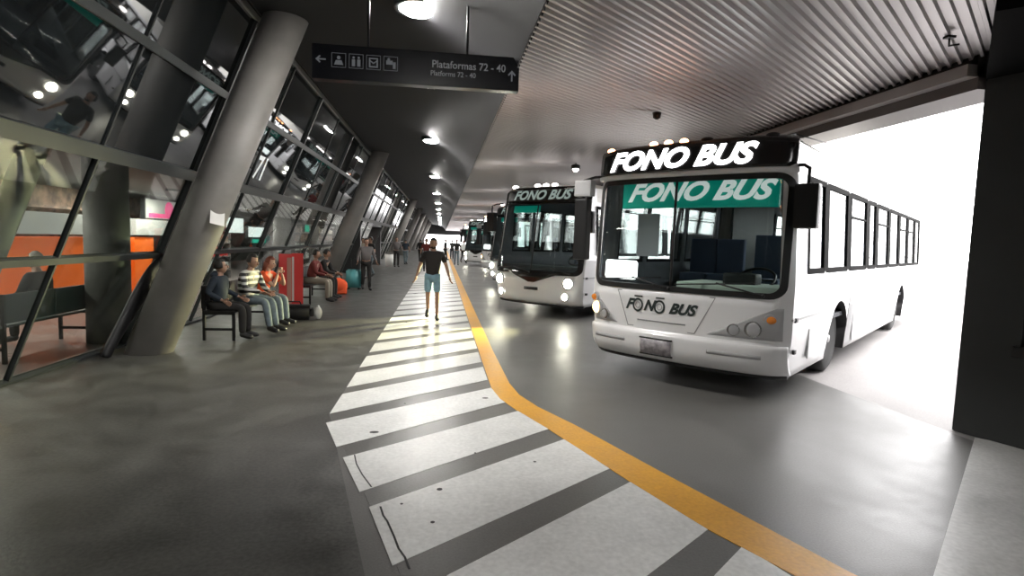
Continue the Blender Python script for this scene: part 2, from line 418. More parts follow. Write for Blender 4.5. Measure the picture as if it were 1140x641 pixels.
# hall columns behind the glass
for i, (x, yy, r) in enumerate(((-4.98, 9.2, .29), (-5.7, 21.3, .3), (-5.7, 33.4, .3))):
    bm = bmesh.new(); rod(bm, (x, yy, 0), (x, yy, 2.72), r, n=40); struct('column_hall_%d' % (i + 1), bm, M['column_in'])
bm = bmesh.new(); 
for k in range(1): 
    rod(bm, (-5.30, 6.65, 0), (-5.30 + SL * 2.7, 6.65, 2.7), .13, n=24)
struct('column_hall_4', bm, M['column_in'])

# ------------------------------------------------------------------ ceiling lamps
SPOT_LOC = (2.97, 12.72, 3.38); HOOK_LOC = (4.12, 4.35, 3.48); SENS_LOC = (2.84, 7.5, 3.45)
lamp_spots = [6.9 + 8.85 * k for k in range(12)]
desc = ['nearest round lamp glowing on the dark ceiling above the hanging sign', 'second round ceiling lamp, just below the hanging sign in the view',
        'third round ceiling lamp along the platform', 'fourth round ceiling lamp along the platform', 'fifth round ceiling lamp along the platform',
        'sixth round ceiling lamp along the platform', 'seventh round ceiling lamp along the platform', 'eighth round ceiling lamp far down the platform',
        'ninth round ceiling lamp far down the platform', 'tenth round ceiling lamp far down the platform', 'eleventh round ceiling lamp far down the platform', 'last, farthest round ceiling lamp down the platform']
ring = lathe([(.23, .0), (.27, .0), (.28, .02), (.28, .09), (.23, .09)], 32)
proto = thing('ceiling_light', desc[0], 'ceiling light', (-.33, lamp_spots[0], 4.34), 0, 'round lamps along the platform ceiling')
obj('housing', ring, M['frame'], proto, True)
obj('diffuser', lathe([(.02, -.06), (.15, -.04), (.235, .012), (.235, .03), (.02, .03)], 32), M['bulb'], proto, True)
def copy_tree(o, parent=None):
    c = o.copy(); C.objects.link(c); c.parent = parent
    for ch in list(o.children): copy_tree(ch, c)
    return c
for k in range(1, 12):
    c = copy_tree(proto); c.location = (-.33, lamp_spots[k], 4.34); c['label'] = desc[k]
for yy, lb in ((6.9 - 8.85, 'round ceiling lamp of the same row, unseen, added just behind the camera position'), (6.9 - 17.7, 'round ceiling lamp of the same row, unseen, added farthest behind the camera position')):  # row carried on unseen behind the camera, added to brighten the foreground
    c = copy_tree(proto); c.location = (-.33, yy, 4.34); c['label'] = lb
c = thing('ceiling_spotlight', 'small bright spotlight on the ceiling left of the lit bus display', 'spotlight', SPOT_LOC)
obj('housing', lathe([(.05, .10), (.10, .08), (.11, .0), (.08, .0)], 20), M['frame'], c, True)
bm = bmesh.new(); ball(bm, (0, 0, 0), .07, 14); obj('lamp', bm, M['marker_w'], c)
obj('stem', rods([(0, 0, .08), (0, 0, .16)], .015), M['frame'], c)
c = thing('ceiling_hook', 'small dark bracket on the bright corrugated ceiling by the near pillar', 'bracket', HOOK_LOC)
obj('plate', B((-.035, .035, -.03, .03, 0, .02), bev=.004), M['black'], c)
obj('arm', rods([(0, 0, 0), (.02, .02, -.05), (.07, -.03, -.05)], .008), M['black'], c)
c = thing('ceiling_sensor', 'tiny dark sensor on the ceiling behind the lit bus display', 'sensor', SENS_LOC)
obj('cap', lathe([(.02, -.05), (.05, -.03), (.06, .04)], 14), M['black'], c, True)

# ------------------------------------------------------------------ hanging direction sign
sg = thing('direction_sign', 'black hanging direction sign with white arrows, pictograms and platform numbers', 'sign', (-.28, 6.0, 3.43), 0)
obj('panel', B((-1.04, 1.04, 0, .12, -.17, .17), bev=.006), M['sign'], sg)
obj('bracket', rods([(-.5, .06, .17), (-.5, .06, 1.10)], .012), M['black'], sg)
obj('bracket', rods([(.5, .06, .17), (.5, .06, .72)], .012), M['black'], sg)
def flat_text(s, size, x, z, parent, name, m=None, **kw):
    me = text_mesh(s, size, **kw)
    for v in me.vertices: v.co = Vector((v.co.x + x, -.004 - v.co.z, v.co.y + z))
    return obj_raw(name, me, m or M['signw'], parent)
flat_text('Plataformas 72 - 40', .105, .52, .045, sg, 'lettering', bold=.0012, sx=.92)
flat_text('Platforms 72 - 40', .072, .36, -.045, sg, 'lettering', bold=.0005, sx=.92)
def pic(polys, name='pictogram'):
    bm = bmesh.new()
    for p in polys:
        a = [bm.verts.new((x, -.003, z)) for x, z in p]; bm.faces.new(a)
    bmesh.ops.solidify(bm, geom=list(bm.faces), thickness=.002)
    return obj(name, bm, M['signw'], sg)
def arrow(cx, cz, s, ang):
    ps = [[(-1, .14), (-1, -.14), (.55, -.14), (.55, .14)], [(1, 0), (.2, .75), (-.02, .55), (.55, 0)], [(1, 0), (.55, 0), (-.02, -.55), (.2, -.75)]]
    c_, s_ = math.cos(ang), math.sin(ang)
    return [[(cx + s * (x * c_ - z * s_), cz + s * (x * s_ + z * c_)) for x, z in p] for p in ps]
pic(arrow(-.955, .02, .05, PI), 'arrow'); pic(arrow(.965, -.02, .055, PI / 2), 'arrow')
def ringbox(cx, cz, s, w=.004):
    return [[(cx - s, cz - s), (cx + s, cz - s), (cx + s, cz - s + w), (cx - s, cz - s + w)], [(cx - s, cz + s - w), (cx + s, cz + s - w), (cx + s, cz + s), (cx - s, cz + s)],
            [(cx - s, cz - s), (cx - s + w, cz - s), (cx - s + w, cz + s), (cx - s, cz + s)], [(cx + s - w, cz - s), (cx + s, cz - s), (cx + s, cz + s), (cx + s - w, cz + s)]]
def disc(cx, cz, r, n=14): return [(cx + r * math.cos(2 * PI * k / n), cz + r * math.sin(2 * PI * k / n)) for k in range(n)]
def rect(x0, x1, z0, z1): return [(x0, z0), (x1, z0), (x1, z1), (x0, z1)]
for j, cx in enumerate((-.78, -.61, -.44, -.27)):
    ps = ringbox(cx, .02, .07)
    if j == 0: ps += [disc(cx, .045, .018), [(cx - .045, -.025), (cx + .045, -.025), (cx + .028, .02), (cx - .028, .02)]]
    if j == 1: ps += [disc(cx - .025, .055, .012), disc(cx + .025, .055, .012), rect(cx - .042, cx - .010, -.03, .038), rect(cx + .010, cx + .042, -.03, .038)]
    if j == 2: ps += [rect(cx - .045, cx + .045, -.03, -.015), rect(cx - .045, cx - .03, -.03, .05), rect(cx + .03, cx + .045, -.03, .05), rect(cx - .045, cx + .045, .052, .064), [(cx - .045, .052), (cx - .045, .04), (cx, .004), (cx, .018)], [(cx + .045, .052), (cx, .018), (cx, .004), (cx + .045, .04)]]
    if j == 3: ps += [rect(cx - .045, cx + .02, .01, .05), rect(cx + .022, cx + .05, -.03, .035), disc(cx - .02, .06, .014)]
    pic(ps)
# number on the dark glass
me = text_mesh('71', .62, shear=0, bold=.012)
for v in me.vertices:
    u, w = v.co.x, v.co.y; z = 2.92 + w * .93
    v.co = Vector((WX(z) + .045, 11.35 + u, z - .018))
o = obj_raw('platform_number', me, M['letter_w']); tag(o, 'white number 71 on the dark upper glass behind the nearest column', 'number')
# notice on nearest column
nb = B((-.10, .10, -.006, 0, -.13, .13)); o = obj('paper_notice', nb, M['paper']); tag(o, 'white paper notice taped to the nearest leaning column', 'notice')
zz = 1.92; th = math.radians(-42); o.location = (-4.03 + SL * zz + .305 * math.cos(th) + .005, 8.38 + .29 * math.sin(th), zz); o.rotation_euler = (math.radians(-17), math.radians(12), th + PI / 2)

# ------------------------------------------------------------------ shops inside the hall
def shop(i, y0, y1, x, colm, label):
    s = thing('shop_counter', label, 'shop counter', (x, y0, 0), 0)
    w = y1 - y0
    obj('counter', B((-.5, 0, 0, w, 0, 1.5), bev=.01), colm, s)
    obj('fascia', B((-.6, .05, 0, w, 1.56, 1.98), bev=.01), M['fascia'], s)
    obj('shelf', B((-1.0, -.95, 0, w, 0, 2.6), (-.95, -.6, 0, w, 2.1, 2.15)), M['shopbrown'], s)
    return s
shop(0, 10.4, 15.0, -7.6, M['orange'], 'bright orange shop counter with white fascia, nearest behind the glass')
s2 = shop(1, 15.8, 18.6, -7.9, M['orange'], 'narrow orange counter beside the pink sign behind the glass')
s2.children[0].scale = (1, .35, 1)
def lightbox(name, x, y0, y1, z0, z1, m, label, cat='sign'):
    s = thing(name, label, cat, (x, (y0 + y1) / 2, (z0 + z1) / 2)); w = (y1 - y0) / 2; h = (z1 - z0) / 2
    obj('casing', B((-.12, 0, -w - .03, w + .03, -h - .03, h + .03), bev=.01), M['frame'], s)
    obj('face', B((0, .012, -w, w, -h, h)), m, s); return s
s = lightbox('lightbox_sign', -8.0, 16.6, 18.9, 2.03, 2.55, M['fascia'], 'white sign with a pink disc behind the lower glass')
bm = bmesh.new(); rod(bm, (.014, .15, .0), (.03, .15, .0), .24, n=24); obj('disc', bm, M['pink'], s)
obj('stripe', B((.012, .02, -1.0, .1, -.24, -.12)), M['pink'], s)
lightbox('lightbox_sign', -7.5, 23.3, 25.6, 1.55, 1.95, M['shopwhite'], 'white lit sign behind the glass above the seated people')
lightbox('lightbox_sign', -7.45, 23.6, 25.3, 1.32, 1.46, M['green'], 'slim green strip sign under the white lit sign')
lightbox('lightbox_sign', -6.2, 26.9, 27.7, 1.85, 2.15, M['green'], 'small green lit sign beside the second leaning column')
lightbox('lightbox_sign', -7.0, 19.6, 21.2, 1.7, 2.2, M['shopwhite'], 'white lit panel behind the glass right of the nearest column')
for k, (y0, y1) in enumerate(((19.2, 22.5), (28.0, 31.0), (32.0, 35.6), (38, 43), (46, 52))):
    s = thing('shop_shelving', ['brown goods shelving right of the nearest leaning column', 'goods shelving inside the left half of the entrance', 'goods shelving inside the right half of the entrance',
                                'goods shelving beyond the entrance', 'farthest goods shelving behind the glass'][k], 'shelving', (-7.9, y0, 0))
    w = y1 - y0
    bb = [(-.5, -.45, 0, w, 0, 2.3)] + [(-.5, 0, 0, w, z, z + .04) for z in (.3, .8, 1.3, 1.8, 2.26)] + [(-.5, 0, j * w / 3, j * w / 3 + .04, 0, 2.3) for j in range(4)]
    obj('rack', B(*bb), M['greyc'], s)
    for z in (.34, .84, 1.34, 1.84):
        bx = []; t = .08
        while t < w - .3:
            d = random.uniform(.15, .35); bx.append((-.42, -.05, t, t + d, z, z + random.uniform(.2, .4))); t += d + .03
        g = obj('goods', B(*bx), random.choice([M['shopbrown'], M['fascia'], M['shopbrown'], M['red'], M['beige']]), s); g['kind'] = 'stuff'
hall = []
hl = thing('hall_light', 'warm round lamp in the hall ceiling behind the glass', 'ceiling light', (-6.6, 12, 2.66), 0, 'lamps in the hall ceiling')
obj('ring', lathe([(.10, .0), (.15, .0), (.15, .06)], 20), M['frame'], hl, True)
obj('lamp', lathe([(.02, .0), (.10, .01), (.10, .05)], 20), M['bulb_in'], hl, True)
for x, yy in ((-6.6, 15), (-6.6, 18), (-9.4, 12), (-6.6, 22), (-6.6, 26), (-6.6, 31), (-6.6, 37), (-6.6, 44), (-6.6, 55), (-6.6, 8.5)):
    c = copy_tree(hl); c.location = (x, yy, 2.66)
def area(name, loc, sx, sy, e, col=(1, 1, 1), rot=(0, 0, 0)):
    l = bpy.data.lights.new(name, 'AREA'); l.shape = 'RECTANGLE'; l.size = sx; l.size_y = sy; l.energy = e; l.color = col
    o = bpy.data.objects.new(name, l); C.objects.link(o); o.location = loc; o.rotation_euler = rot; return o
for k in range(9): area('hall_ceiling_light', (-7.4, 8 + 7 * k, 2.6), .3, 4, 130, (1, .93, .85))

# ------------------------------------------------------------------ buses
def rr_outline(u0, u1, z0, z1, r, ns=14, nc=6):
    """closed outline of a rounded rectangle, many points per side"""
    pts = []
    def side(a, b): pts.extend([(a[0] + (b[0] - a[0]) * t / ns, a[1] + (b[1] - a[1]) * t / ns) for t in range(ns)])
    def arc(cx, cz, a0): pts.extend([(cx + r * math.cos(a0 + PI / 2 * t / nc), cz + r * math.sin(a0 + PI / 2 * t / nc)) for t in range(nc)])
    side((u0 + r, z0), (u1 - r, z0)); arc(u1 - r, z0 + r, -PI / 2)
    side((u1, z0 + r), (u1, z1 - r)); arc(u1 - r, z1 - r, 0)
    side((u1 - r, z1), (u0 + r, z1)); arc(u0 + r, z1 - r, PI / 2)
    side((u0, z1 - r), (u0, z0 + r)); arc(u0 + r, z0 + r, PI)
    return pts
def rr_span(u0, u1, z0, z1, r):
    def f(z):
        d = 0
        if z < z0 + r: d = r - math.sqrt(max(0, r * r - (z0 + r - z) ** 2))
        if z > z1 - r: d = max(d, r - math.sqrt(max(0, r * r - (z - z1 + r) ** 2)))
        return u0 + d, u1 - d
    return f
def interp(tab, z):
    if z <= tab[0][0]: return tab[0][1]
    for (a, b), (c, d) in zip(tab, tab[1:]):
        if z <= c: return b + (d - b) * (z - a) / (c - a)
    return tab[-1][1]

def make_bus(style, name, label):
    W = 2.56; L = 11.4; TOP = 2.97 if style == 'a' else 3.05
    hwt = [(.3, 1.24), (.75, 1.28), (1.3, 1.28), (2.6, 1.22), (TOP - .1, 1.20), (TOP, 1.08)]
    if style == 'a':
        ft = [(.28, .10), (.36, .03), (.44, .0), (.62, .0), (.66, .03), (1.2, .04), (2.5, .07), (2.58, .03), (2.9, .04), (TOP - .04, .09), (TOP, .22)]
        wz0, wz1 = 1.2, 2.50
    else:
        ft = [(.28, .10), (.36, .03), (.5, .0), (.9, .02), (1.2, .08), (2.5, .26), (2.9, .34), (TOP - .04, .42), (TOP, .55)]
        wz0, wz1 = 1.02, 2.62
    def hw(z): return interp(hwt, z)
    def bow(t, z):
        k = 1.0 + .5 * max(0, (1.0 - z))
        return (.09 * t * t + .13 * abs(t) ** 9) * k
    def S(u, z, off=0.):
        h = hw(z); t = max(-1, min(1, u / h))
        y = interp(ft, z) + bow(t, z) - .22
        if off:
            e = .004
            dy = (interp(ft, z) + bow(min(1, t + e), z)) - (interp(ft, z) + bow(max(-1, t - e), z))
            n = Vector((dy / (2 * e * h), -1, 0)).normalized()
            return Vector((u + n.x * off, y + n.y * off, z))
        return Vector((u, y, z))
    root = thing(name, label, 'bus')
    fr, rw = 2.35, 8.35  # axle positions
    arch = .56
    win = []            # right-hand side windows (y0,y1)
    y = 1.50
    wins = [(1.42, 2.62), (2.78, 4.02), (4.20, 4.86), (5.02, 6.22), (6.38, 7.55), (7.70, 8.85), (9.0, 10.1), (10.25, 11.1)]
    ys = sorted(set([.55, 1.30] + [a for w in wins for a in w] + [fr - arch, fr + arch, rw - arch, rw + arch] + [L - .25, L - .06]))
    zs = [.28, .36, .44, .62, .66, .8, 1.05, wz0 if wz0 > 1.05 else 1.12, 1.30, 1.45, 1.8, 2.1, wz1 if wz1 < 2.52 else 2.4, 2.53, 2.6 if style == 'a' else 2.64, 2.75, TOP - .1, TOP - .04, TOP]
    zs = sorted(set(zs))
    ts = [-1, -.985, -.96, -.93, -.9, -.86, -.8, -.7, -.55, -.4, -.25, -.1, .1, .25, .4, .55, .7, .8, .86, .9, .93, .96, .985, 1]
    bm = bmesh.new(); grid = []; nf = len(ts)
    for z in zs:
        row = []; h = hw(z)
        for t in ts: row.append(bm.verts.new(S(t * h, z)))
        for y in ys: row.append(bm.verts.new((h, y, z)))
        ins = 0 if z < TOP - .08 else (.03 if z < TOP - .02 else .12)
        for t in [1 - .1 * k for k in range(0, 21)]: row.append(bm.verts.new((t * h * .985, L - ins, z)))
        for y in reversed(ys): row.append(bm.verts.new((-h, y, z)))
        grid.append(row)
    n = len(grid[0]); ny = len(ys)
    R0 = nf; B0 = nf + ny; L0 = B0 + 21
    wu = 1.165
    def hole(j, i):
        z0, z1 = zs[j], zs[j + 1]; zc = (z0 + z1) / 2; a, b = i, (i + 1) % n
        if i < nf - 1:
            tc = (ts[i] + ts[i + 1]) / 2
            return wz0 + .03 < zc < wz1 - .03 and abs(tc) < .90
        def rng(y0, y1):
            yc = (y0 + y1) / 2
            if (abs(yc - fr) < arch or abs(yc - rw) < arch) and zc < 1.05: return True
            if 1.45 < zc < 2.53:
                if .55 < yc < 1.30: return True
                for w in wins:
                    if w[0] < yc < w[1]: return True
            return False
        if R0 <= i < B0 - 1: return rng(ys[i - R0], ys[i - R0 + 1])
        if L0 <= i < n - 1: return rng(ys[ny - 1 - (i - L0)], ys[ny - 2 - (i - L0)])
        return False
    for j in range(len(zs) - 1):
        for i in range(n):
            if hole(j, i): continue
            f = bm.faces.new((grid[j][i], grid[j][(i + 1) % n], grid[j + 1][(i + 1) % n], grid[j + 1][i])); f.smooth = True
            if zs[j] >= 2.6 and i >= nf: f.material_index = 1
    bm.faces.new(grid[-1]).material_index = 1
    # wheel arch cut-outs
    for sx in (1, -1):
        for c in (fr, rw):
            na = 14; low = []; 
            pts = [(c - arch, .28)] + [(c - arch * math.cos(PI * k / na), .50 + .52 * math.sin(PI * k / na)) for k in range(na + 1)] + [(c + arch, .28)]
            tops = [(p[0], 1.05) for p in pts]
            a = [bm.verts.new((sx * hw(p[1]), p[0], p[1])) for p in pts]; b = [bm.verts.new((sx * hw(1.05), p[0], 1.05)) for p in tops]
            d = [bm.verts.new((sx * (hw(p[1]) - .45), p[0], p[1])) for p in pts]
            for k in range(len(pts) - 1):
                if abs(pts[k][0] - pts[k + 1][0]) > 1e-4: bm.faces.new((a[k], a[k + 1], b[k + 1], b[k]))
                bm.faces.new((a[k], a[k + 1], d[k + 1], d[k])).material_index = 2
            bm.faces.new(d).material_index = 2
    me_o = obj('body', bm, [M['buswhite'], M['cream'], M['black'], M['busdark'], M['busdark'], M['black']], root)
    smooth_auto(me_o, 30)
    sm_ = me_o.modifiers.new('lining', 'SOLIDIFY'); sm_.thickness = .03; sm_.offset = -1; sm_.material_offset = 3; sm_.material_offset_rim = 3
    obj('underbody', B((-1.0, 1.0, .35, L - .2, .24, .5), (-1.15, 1.15, 3.2, 7.5, .3, .6)), M['black'], root)
    obj('cabin_floor', B((-1.22, 1.22, .35, L - .1, .78, .84)), M['busdark'], root)
    # generic surface patches
    def patch(name, span, z0, z1, off, m, parent=None, nz=10, nx=16, th=.012, smooth=True):
        bm = bmesh.new(); rows = []
        for j in range(nz + 1):
            z = z0 + (z1 - z0) * j / nz; a, b = span(z)
            if b - a < 1e-3: a -= .001; b += .001
            rows.append([bm.verts.new(S(a + (b - a) * i / nx, z, off)) for i in range(nx + 1)])
        for p, q in zip(rows, rows[1:]):
            for i in range(nx): bm.faces.new((p[i], p[i + 1], q[i + 1], q[i])).smooth = smooth
        if th:
            r = bmesh.ops.extrude_face_region(bm, geom=list(bm.faces))
            for v in [g for g in r['geom'] if isinstance(g, bmesh.types.BMVert)]: v.co.y += th + abs(off)
        return obj(name, bm, m, parent or root)
    def ring_(name, o1, o2, off, m, parent=None, th=.03):
        bm = bmesh.new()
        a = [bm.verts.new(S(u, z, off)) for u, z in o1]; b = [bm.verts.new(S(u, z, off)) for u, z in o2]
        k = len(o1)
        for i in range(k): bm.faces.new((a[i], a[(i + 1) % k], b[(i + 1) % k], b[i]))
        r = bmesh.ops.extrude_face_region(bm, geom=list(bm.faces))
        for v in [g for g in r['geom'] if isinstance(g, bmesh.types.BMVert)]: v.co.y += th
        return obj(name, bm, m, parent or root)
    def surf_text(s, size, u, z, off, m, name, parent=None, tilt=0, **kw):
        me = text_mesh(s, size, **kw)
        for v in me.vertices: v.co = S(u + v.co.x, z + v.co.y + tilt * v.co.x, off + v.co.z)
        return obj_raw(name, me, m, parent or root)
    # windscreen
    ws = patch('windscreen', rr_span(-1.17, 1.17, wz0 - .02, wz1 + .02, .12), wz0 - .02, wz1 + .02, -.015, M['windscreen'], th=0, nz=10, nx=24)
    ring_('gasket', rr_outline(-1.215, 1.215, wz0 - .045, wz1 + .03, .15), rr_outline(-1.15, 1.15, wz0 + .02, wz1 - .03, .11), .012, M['black'], ws)
    patch('centre_bar', lambda z: (-.073, -.047), wz0, wz1, .008, M['black'], ws, nx=1)
    # wipers
    for u0 in (-.62, .45):
        bm = bmesh.new(); p0 = S(u0 + .55, wz0 - .01, .03); p1 = S(u0 + .05, wz0 + .10, .035); rod(bm, p0, p1, .010, n=6)
        rod(bm, S(u0 - .45, wz0 + .05, .03), S(u0 + .45, wz0 + .12, .03), .008, n=6); ball(bm, p0, .022, 8)
        obj('wiper', bm, M['black'], root)
    # interior
    obj('dashboard', B((-1.15, 1.15, .12, .62, .90, 1.16), bev=.04), M['busdark'], root)
    if style == 'a': obj('dash_cover', B((-.12, 1.16, .10, .86, 1.165, 1.27), bev=.03), M['dash'], root)
    if style == 'a':
        obj('dash_cowl', B((-.2 + .55, .2 + .55, .38, .62, 1.26, 1.40), bev=.04), M['black'], root)
    bm = bmesh.new(); t = bmesh.new(); nseg = 24; R_, r_ = .23, .018
    vs = [[t.verts.new(((R_ + r_ * math.cos(2 * PI * b / 6)) * math.cos(2 * PI * a / nseg), (R_ + r_ * math.cos(2 * PI * b / 6)) * math.sin(2 * PI * a / nseg), r_ * math.sin(2 * PI * b / 6))) for b in range(6)] for a in range(nseg)]
    for a in range(nseg):
        for b in range(6): t.faces.new((vs[a][b], vs[(a + 1) % nseg][b], vs[(a + 1) % nseg][(b + 1) % 6], vs[a][(b + 1) % 6]))
    merge(bm, t); rod(bm, (0, 0, 0), (0, 0, -.35), .03); rod(bm, (-.23, 0, 0), (.23, 0, 0), .012); rod(bm, (0, -.23, 0), (0, 0, 0), .012)
    sw = obj('steering_wheel', bm, M['black'], root, True); sw.location = (.62, .78, 1.32); sw.rotation_euler = (math.radians(35), 0, 0)
    seat_bm = lambda: B((-.22, .22, -.2, .25, .35, .48), (-.22, .22, .2, .32, .45, 1.05), bev=.03)
    st = obj('seat', seat_bm(), M['seat'], root); st.location = (.62, 1.15, .84)
    if style == 'a':
        for j in range(9):
            for sx in (-.92, -.46, .46, .92):
                if j in (1, 2) and sx < 0: continue
                c = st.copy(); C.objects.link(c); c.parent = root; c.location = (sx, 2.6 + .85 * j, .80); 
    # side windows
    glass_bm = lambda y0, y1: None
    for sx in (1, -1):
        for wi, (y0, y1) in enumerate([(.55, 1.30)] + wins):
            z0, z1 = 1.45, 2.53
            x_a, x_b = hw(z0), hw(z1)
            bm = bmesh.new(); fz = .045
            def qd(ya, yb, za, zb, out_, mi=0):
                t = bmesh.new()
                xa = sx * (interp([(z0, x_a), (z1, x_b)], za) + out_); xb = sx * (interp([(z0, x_a), (z1, x_b)], zb) + out_)
                v = [(xa, ya, za), (xa, yb, za), (xb, yb, zb), (xb, ya, zb)]
                a = [t.verts.new(p) for p in v]; b = [t.verts.new((p[0] - sx * .03, p[1], p[2])) for p in v]
                t.faces.new(a); t.faces.new(b)
                for k in range(4): t.faces.new((a[k], a[(k + 1) % 4], b[(k + 1) % 4], b[k]))
                merge(bm, t, mi)
            qd(y0 - .02, y1 + .02, z0 - .02, z0 + fz, .006); qd(y0 - .02, y1 + .02, z1 - fz, z1 + .02, .006)
            qd(y0 - .02, y0 + fz + (.02 if wi else 0), z0, z1, .008); qd(y1 - fz, y1 + (.17 if wi and wi < 8 else .10 if wi == 0 else .02), z0, z1, .008)
            if wi in (2, 4, 6, 7): qd(y0, y1, z1 - .34, z1 - .31, .002)
            fo = obj('window_frame', bm, M['post'], root)
            bm = bmesh.new(); qd(y0, y1, z0, z1, -.012); obj('window_pane', bm, M['side_glass'], fo)
    # doors on the kerb side
    for y0, y1 in ((.50, 1.38), (4.95, 6.3)):
        bm = bmesh.new(); box(bm, -1.292, -1.27, y0, y1, .34, 1.42); box(bm, -1.296, -1.27, (y0 + y1) / 2 - .015, (y0 + y1) / 2 + .015, .34, 1.42, 1)
        obj('door_leaf', bm, [M['buswhite'], M['black']], root)
    # rub strip, lower skirt lines, marker lamps
    for sx in (1, -1):
        segs = [(.02, fr - arch - .02), (fr + arch + .02, rw - arch - .02), (rw + arch + .02, L - .1)]
        obj('rub_strip', B(*[((sx * 1.270 if sx > 0 else -1.290), (1.290 if sx > 0 else -1.270), a, b, .925, .95) for a, b in segs]), M['busgrey'], root)
    obj('side_marker', B((1.27, 1.30, .10, .18, .905, .955), bev=.008), M['black'], root); obj('side_marker', B((1.27, 1.30, .12, .19, .55, .60), bev=.008), M['black'], root)
    obj('fuel_flap', B((1.268, 1.288, .75, 1.15, .42, .78), bev=.006), M['buswhite'], root)
    obj('kick_panel', B((1.268, 1.286, 3.3, 4.1, .36, .84), (1.268, 1.286, 4.2, 5.0, .36, .84), bev=.006), M['buswhite'], root)
    # wheels
    tyre = lathe([(.24, -.13), (.44, -.14), (.49, -.11), (.50, -.06), (.50, .06), (.49, .11), (.44, .14), (.24, .13)], 36, 'X')
    w0 = obj('wheel', tyre, M['rubber'], root, False)
    rim = lathe([(.26, .02), (.27, .10), (.25, .115), (.23, .06), (.15, .05), (.13, .12), (.06, .13), (.05, .14), (.01, .14)], 28, 'X')
    for k in range(8): 
        a = 2 * PI * k / 8; rod(rim, (.05, .19 * math.cos(a), .19 * math.sin(a)), (.085, .19 * math.cos(a), .19 * math.sin(a)), .018, n=6)
    hub = obj('hub', rim, M['rim'], w0)
    w0.location = (1.03, fr, .47); w0.scale = (1, .94, .94)
    for (x, yy, r) in ((-1.03, fr, PI), (1.03, rw, 0), (-1.03, rw, PI)):
        c = w0.copy(); C.objects.link(c); c.parent = root; c.location = (x, yy, .47); c.rotation_euler = (0, 0, r)
        d = hub.copy(); C.objects.link(d); d.parent = c
    # mirrors
    def mirror(u, big, gx):
        side = 1 if u > 0 else -1
        zb = 1.48 if big else 1.93; zt = 2.32 if big else 2.40; mw_ = .10 if big else .12
        mo = obj('mirror', B((gx - mw_, gx + mw_, -.12, .02, zb, zt), bev=.035), M['black'], root)
        arm = rods([(side * 1.18, .10, 2.62), (side * 1.30, -.02, 2.60), (gx, -.05, 2.56), (gx, -.05, zt)], .018)
        obj('mirror_arm', arm, M['black'], mo)
        obj('mirror_glass', B((gx - mw_ + .02, gx + mw_ - .02, .02, .026, zb + .04, zt - .04)), M['chrome'], mo)
        return mo
    if style == 'a':
        mirror(1, False, 1.36)
        mo = mirror(-1, True, -1.46)
        obj('mirror_cover', B((-1.57, -1.30, -.13, .0, 2.34, 2.56), bev=.03), M['busgrey'], mo)
    else:
        mirror(1, False, 1.42); mirror(-1, False, -1.42)
    # roof gear
    if style == 'a':
        hd = patch('display_box', rr_span(-1.20, 1.20, 2.59, 2.95, .07), 2.59, 2.95, .035, M['black_gloss'], nx=24, th=.03)
        surf_text('FONO BUS', .31, -.10, 2.735, .05, M['led'], 'display_letters', hd, shear=.38, bold=.012, sx=1.16)
        patch('visor', lambda z: (-1.23, 1.23), 2.535, 2.59, .03, M['buswhite'], nx=24, nz=3)
        for u, mm in ((-1.15, 'marker'), (-.42, 'marker'), (-.22, 'marker'), (-.02, 'marker')):
            bm = bmesh.new(); p = S(u, TOP - .04) + Vector((0, .03, .02)); ball(bm, p, .045, 12, (1.2, 1, .8)); obj('marker_lamp', bm, M[mm], root)
        for u in (.25, .95):
            bm = bmesh.new(); p = S(u, TOP - .04) + Vector((0, .05, .02)); ball(bm, p, .05, 12, (1.5, 1, .6)); obj('lamp_cap', bm, M['black'], root)
        obj('aerial', rods([(.92, .25, TOP), (1.05, .5, TOP + .06), (1.2, 1.6, TOP + .08)], .008), M['black'], root)
        # sun shade behind the glass
        sh = patch('sun_shade', lambda z: (-.86, 1.08), 2.17, 2.49, -.07, M['teal'], nx=20, th=.01)
        surf_text('FONO BUS', .30, .10, 2.35, -.055, M['letter_w'], 'shade_letters', sh, shear=.45, bold=.012, sx=1.18)
        # route card
        patch('route_card', rr_span(-1.10, -.60, 1.26, 1.50, .03), 1.26, 1.50, -.06, M['led_card'], nx=6, th=.01)
        obj('inner_window', B((-1.05, -.72, .75, .78, 1.55, 2.15), bev=.01), M['busgrey'], root)
        # front panels
        ring_('hood_seam', [(-.80, 1.13), (.50, 1.13), (.28, .68), (-.62, .68)], [(-.788, 1.12), (.488, 1.12), (.272, .69), (-.612, .69)], .004, M['busline'], th=.006)
        patch('hood_groove', lambda z: (-.48, .16), .765, .78, .004, M['busline'], nz=1)
        surf_text('F', .18, -.62, .955, .006, M['letter'], 'hood_letter', shear=.4, bold=.008, sx=.95); surf_text('N', .18, -.335, .955, .006, M['letter'], 'hood_letter', shear=.4, bold=.008, sx=.95)
        surf_text('BUS', .175, .10, .945, .006, M['letter'], 'hood_letters', shear=.4, bold=.008, sx=1.05)
        def ringlogo(u, z):
            o1 = [(u + .075 * math.cos(2 * PI * k / 24), z + .085 * math.sin(2 * PI * k / 24)) for k in range(24)]
            o2 = [(u + .052 * math.cos(2 * PI * k / 24), z + .062 * math.sin(2 * PI * k / 24)) for k in range(24)]
            g = ring_('hood_wheel_emblem', o1, o2, .006, M['letter'], th=.004)
            patch('emblem_bar', lambda q: (u - .055, u + .06), z + .10, z + .118, .006, M['letter'], g, nz=1, nx=4, th=.004)
            o1 = [(u + .035 * math.cos(2 * PI * k / 16), z + .040 * math.sin(2 * PI * k / 16)) for k in range(16)]
            o2 = [(u + .028 * math.cos(2 * PI * k / 16), z + .033 * math.sin(2 * PI * k / 16)) for k in range(16)]
            ring_('emblem_ring', o1, o2, .006, M['busline'], g, th=.004)
        ringlogo(-.485, .955); ringlogo(-.185, .955)
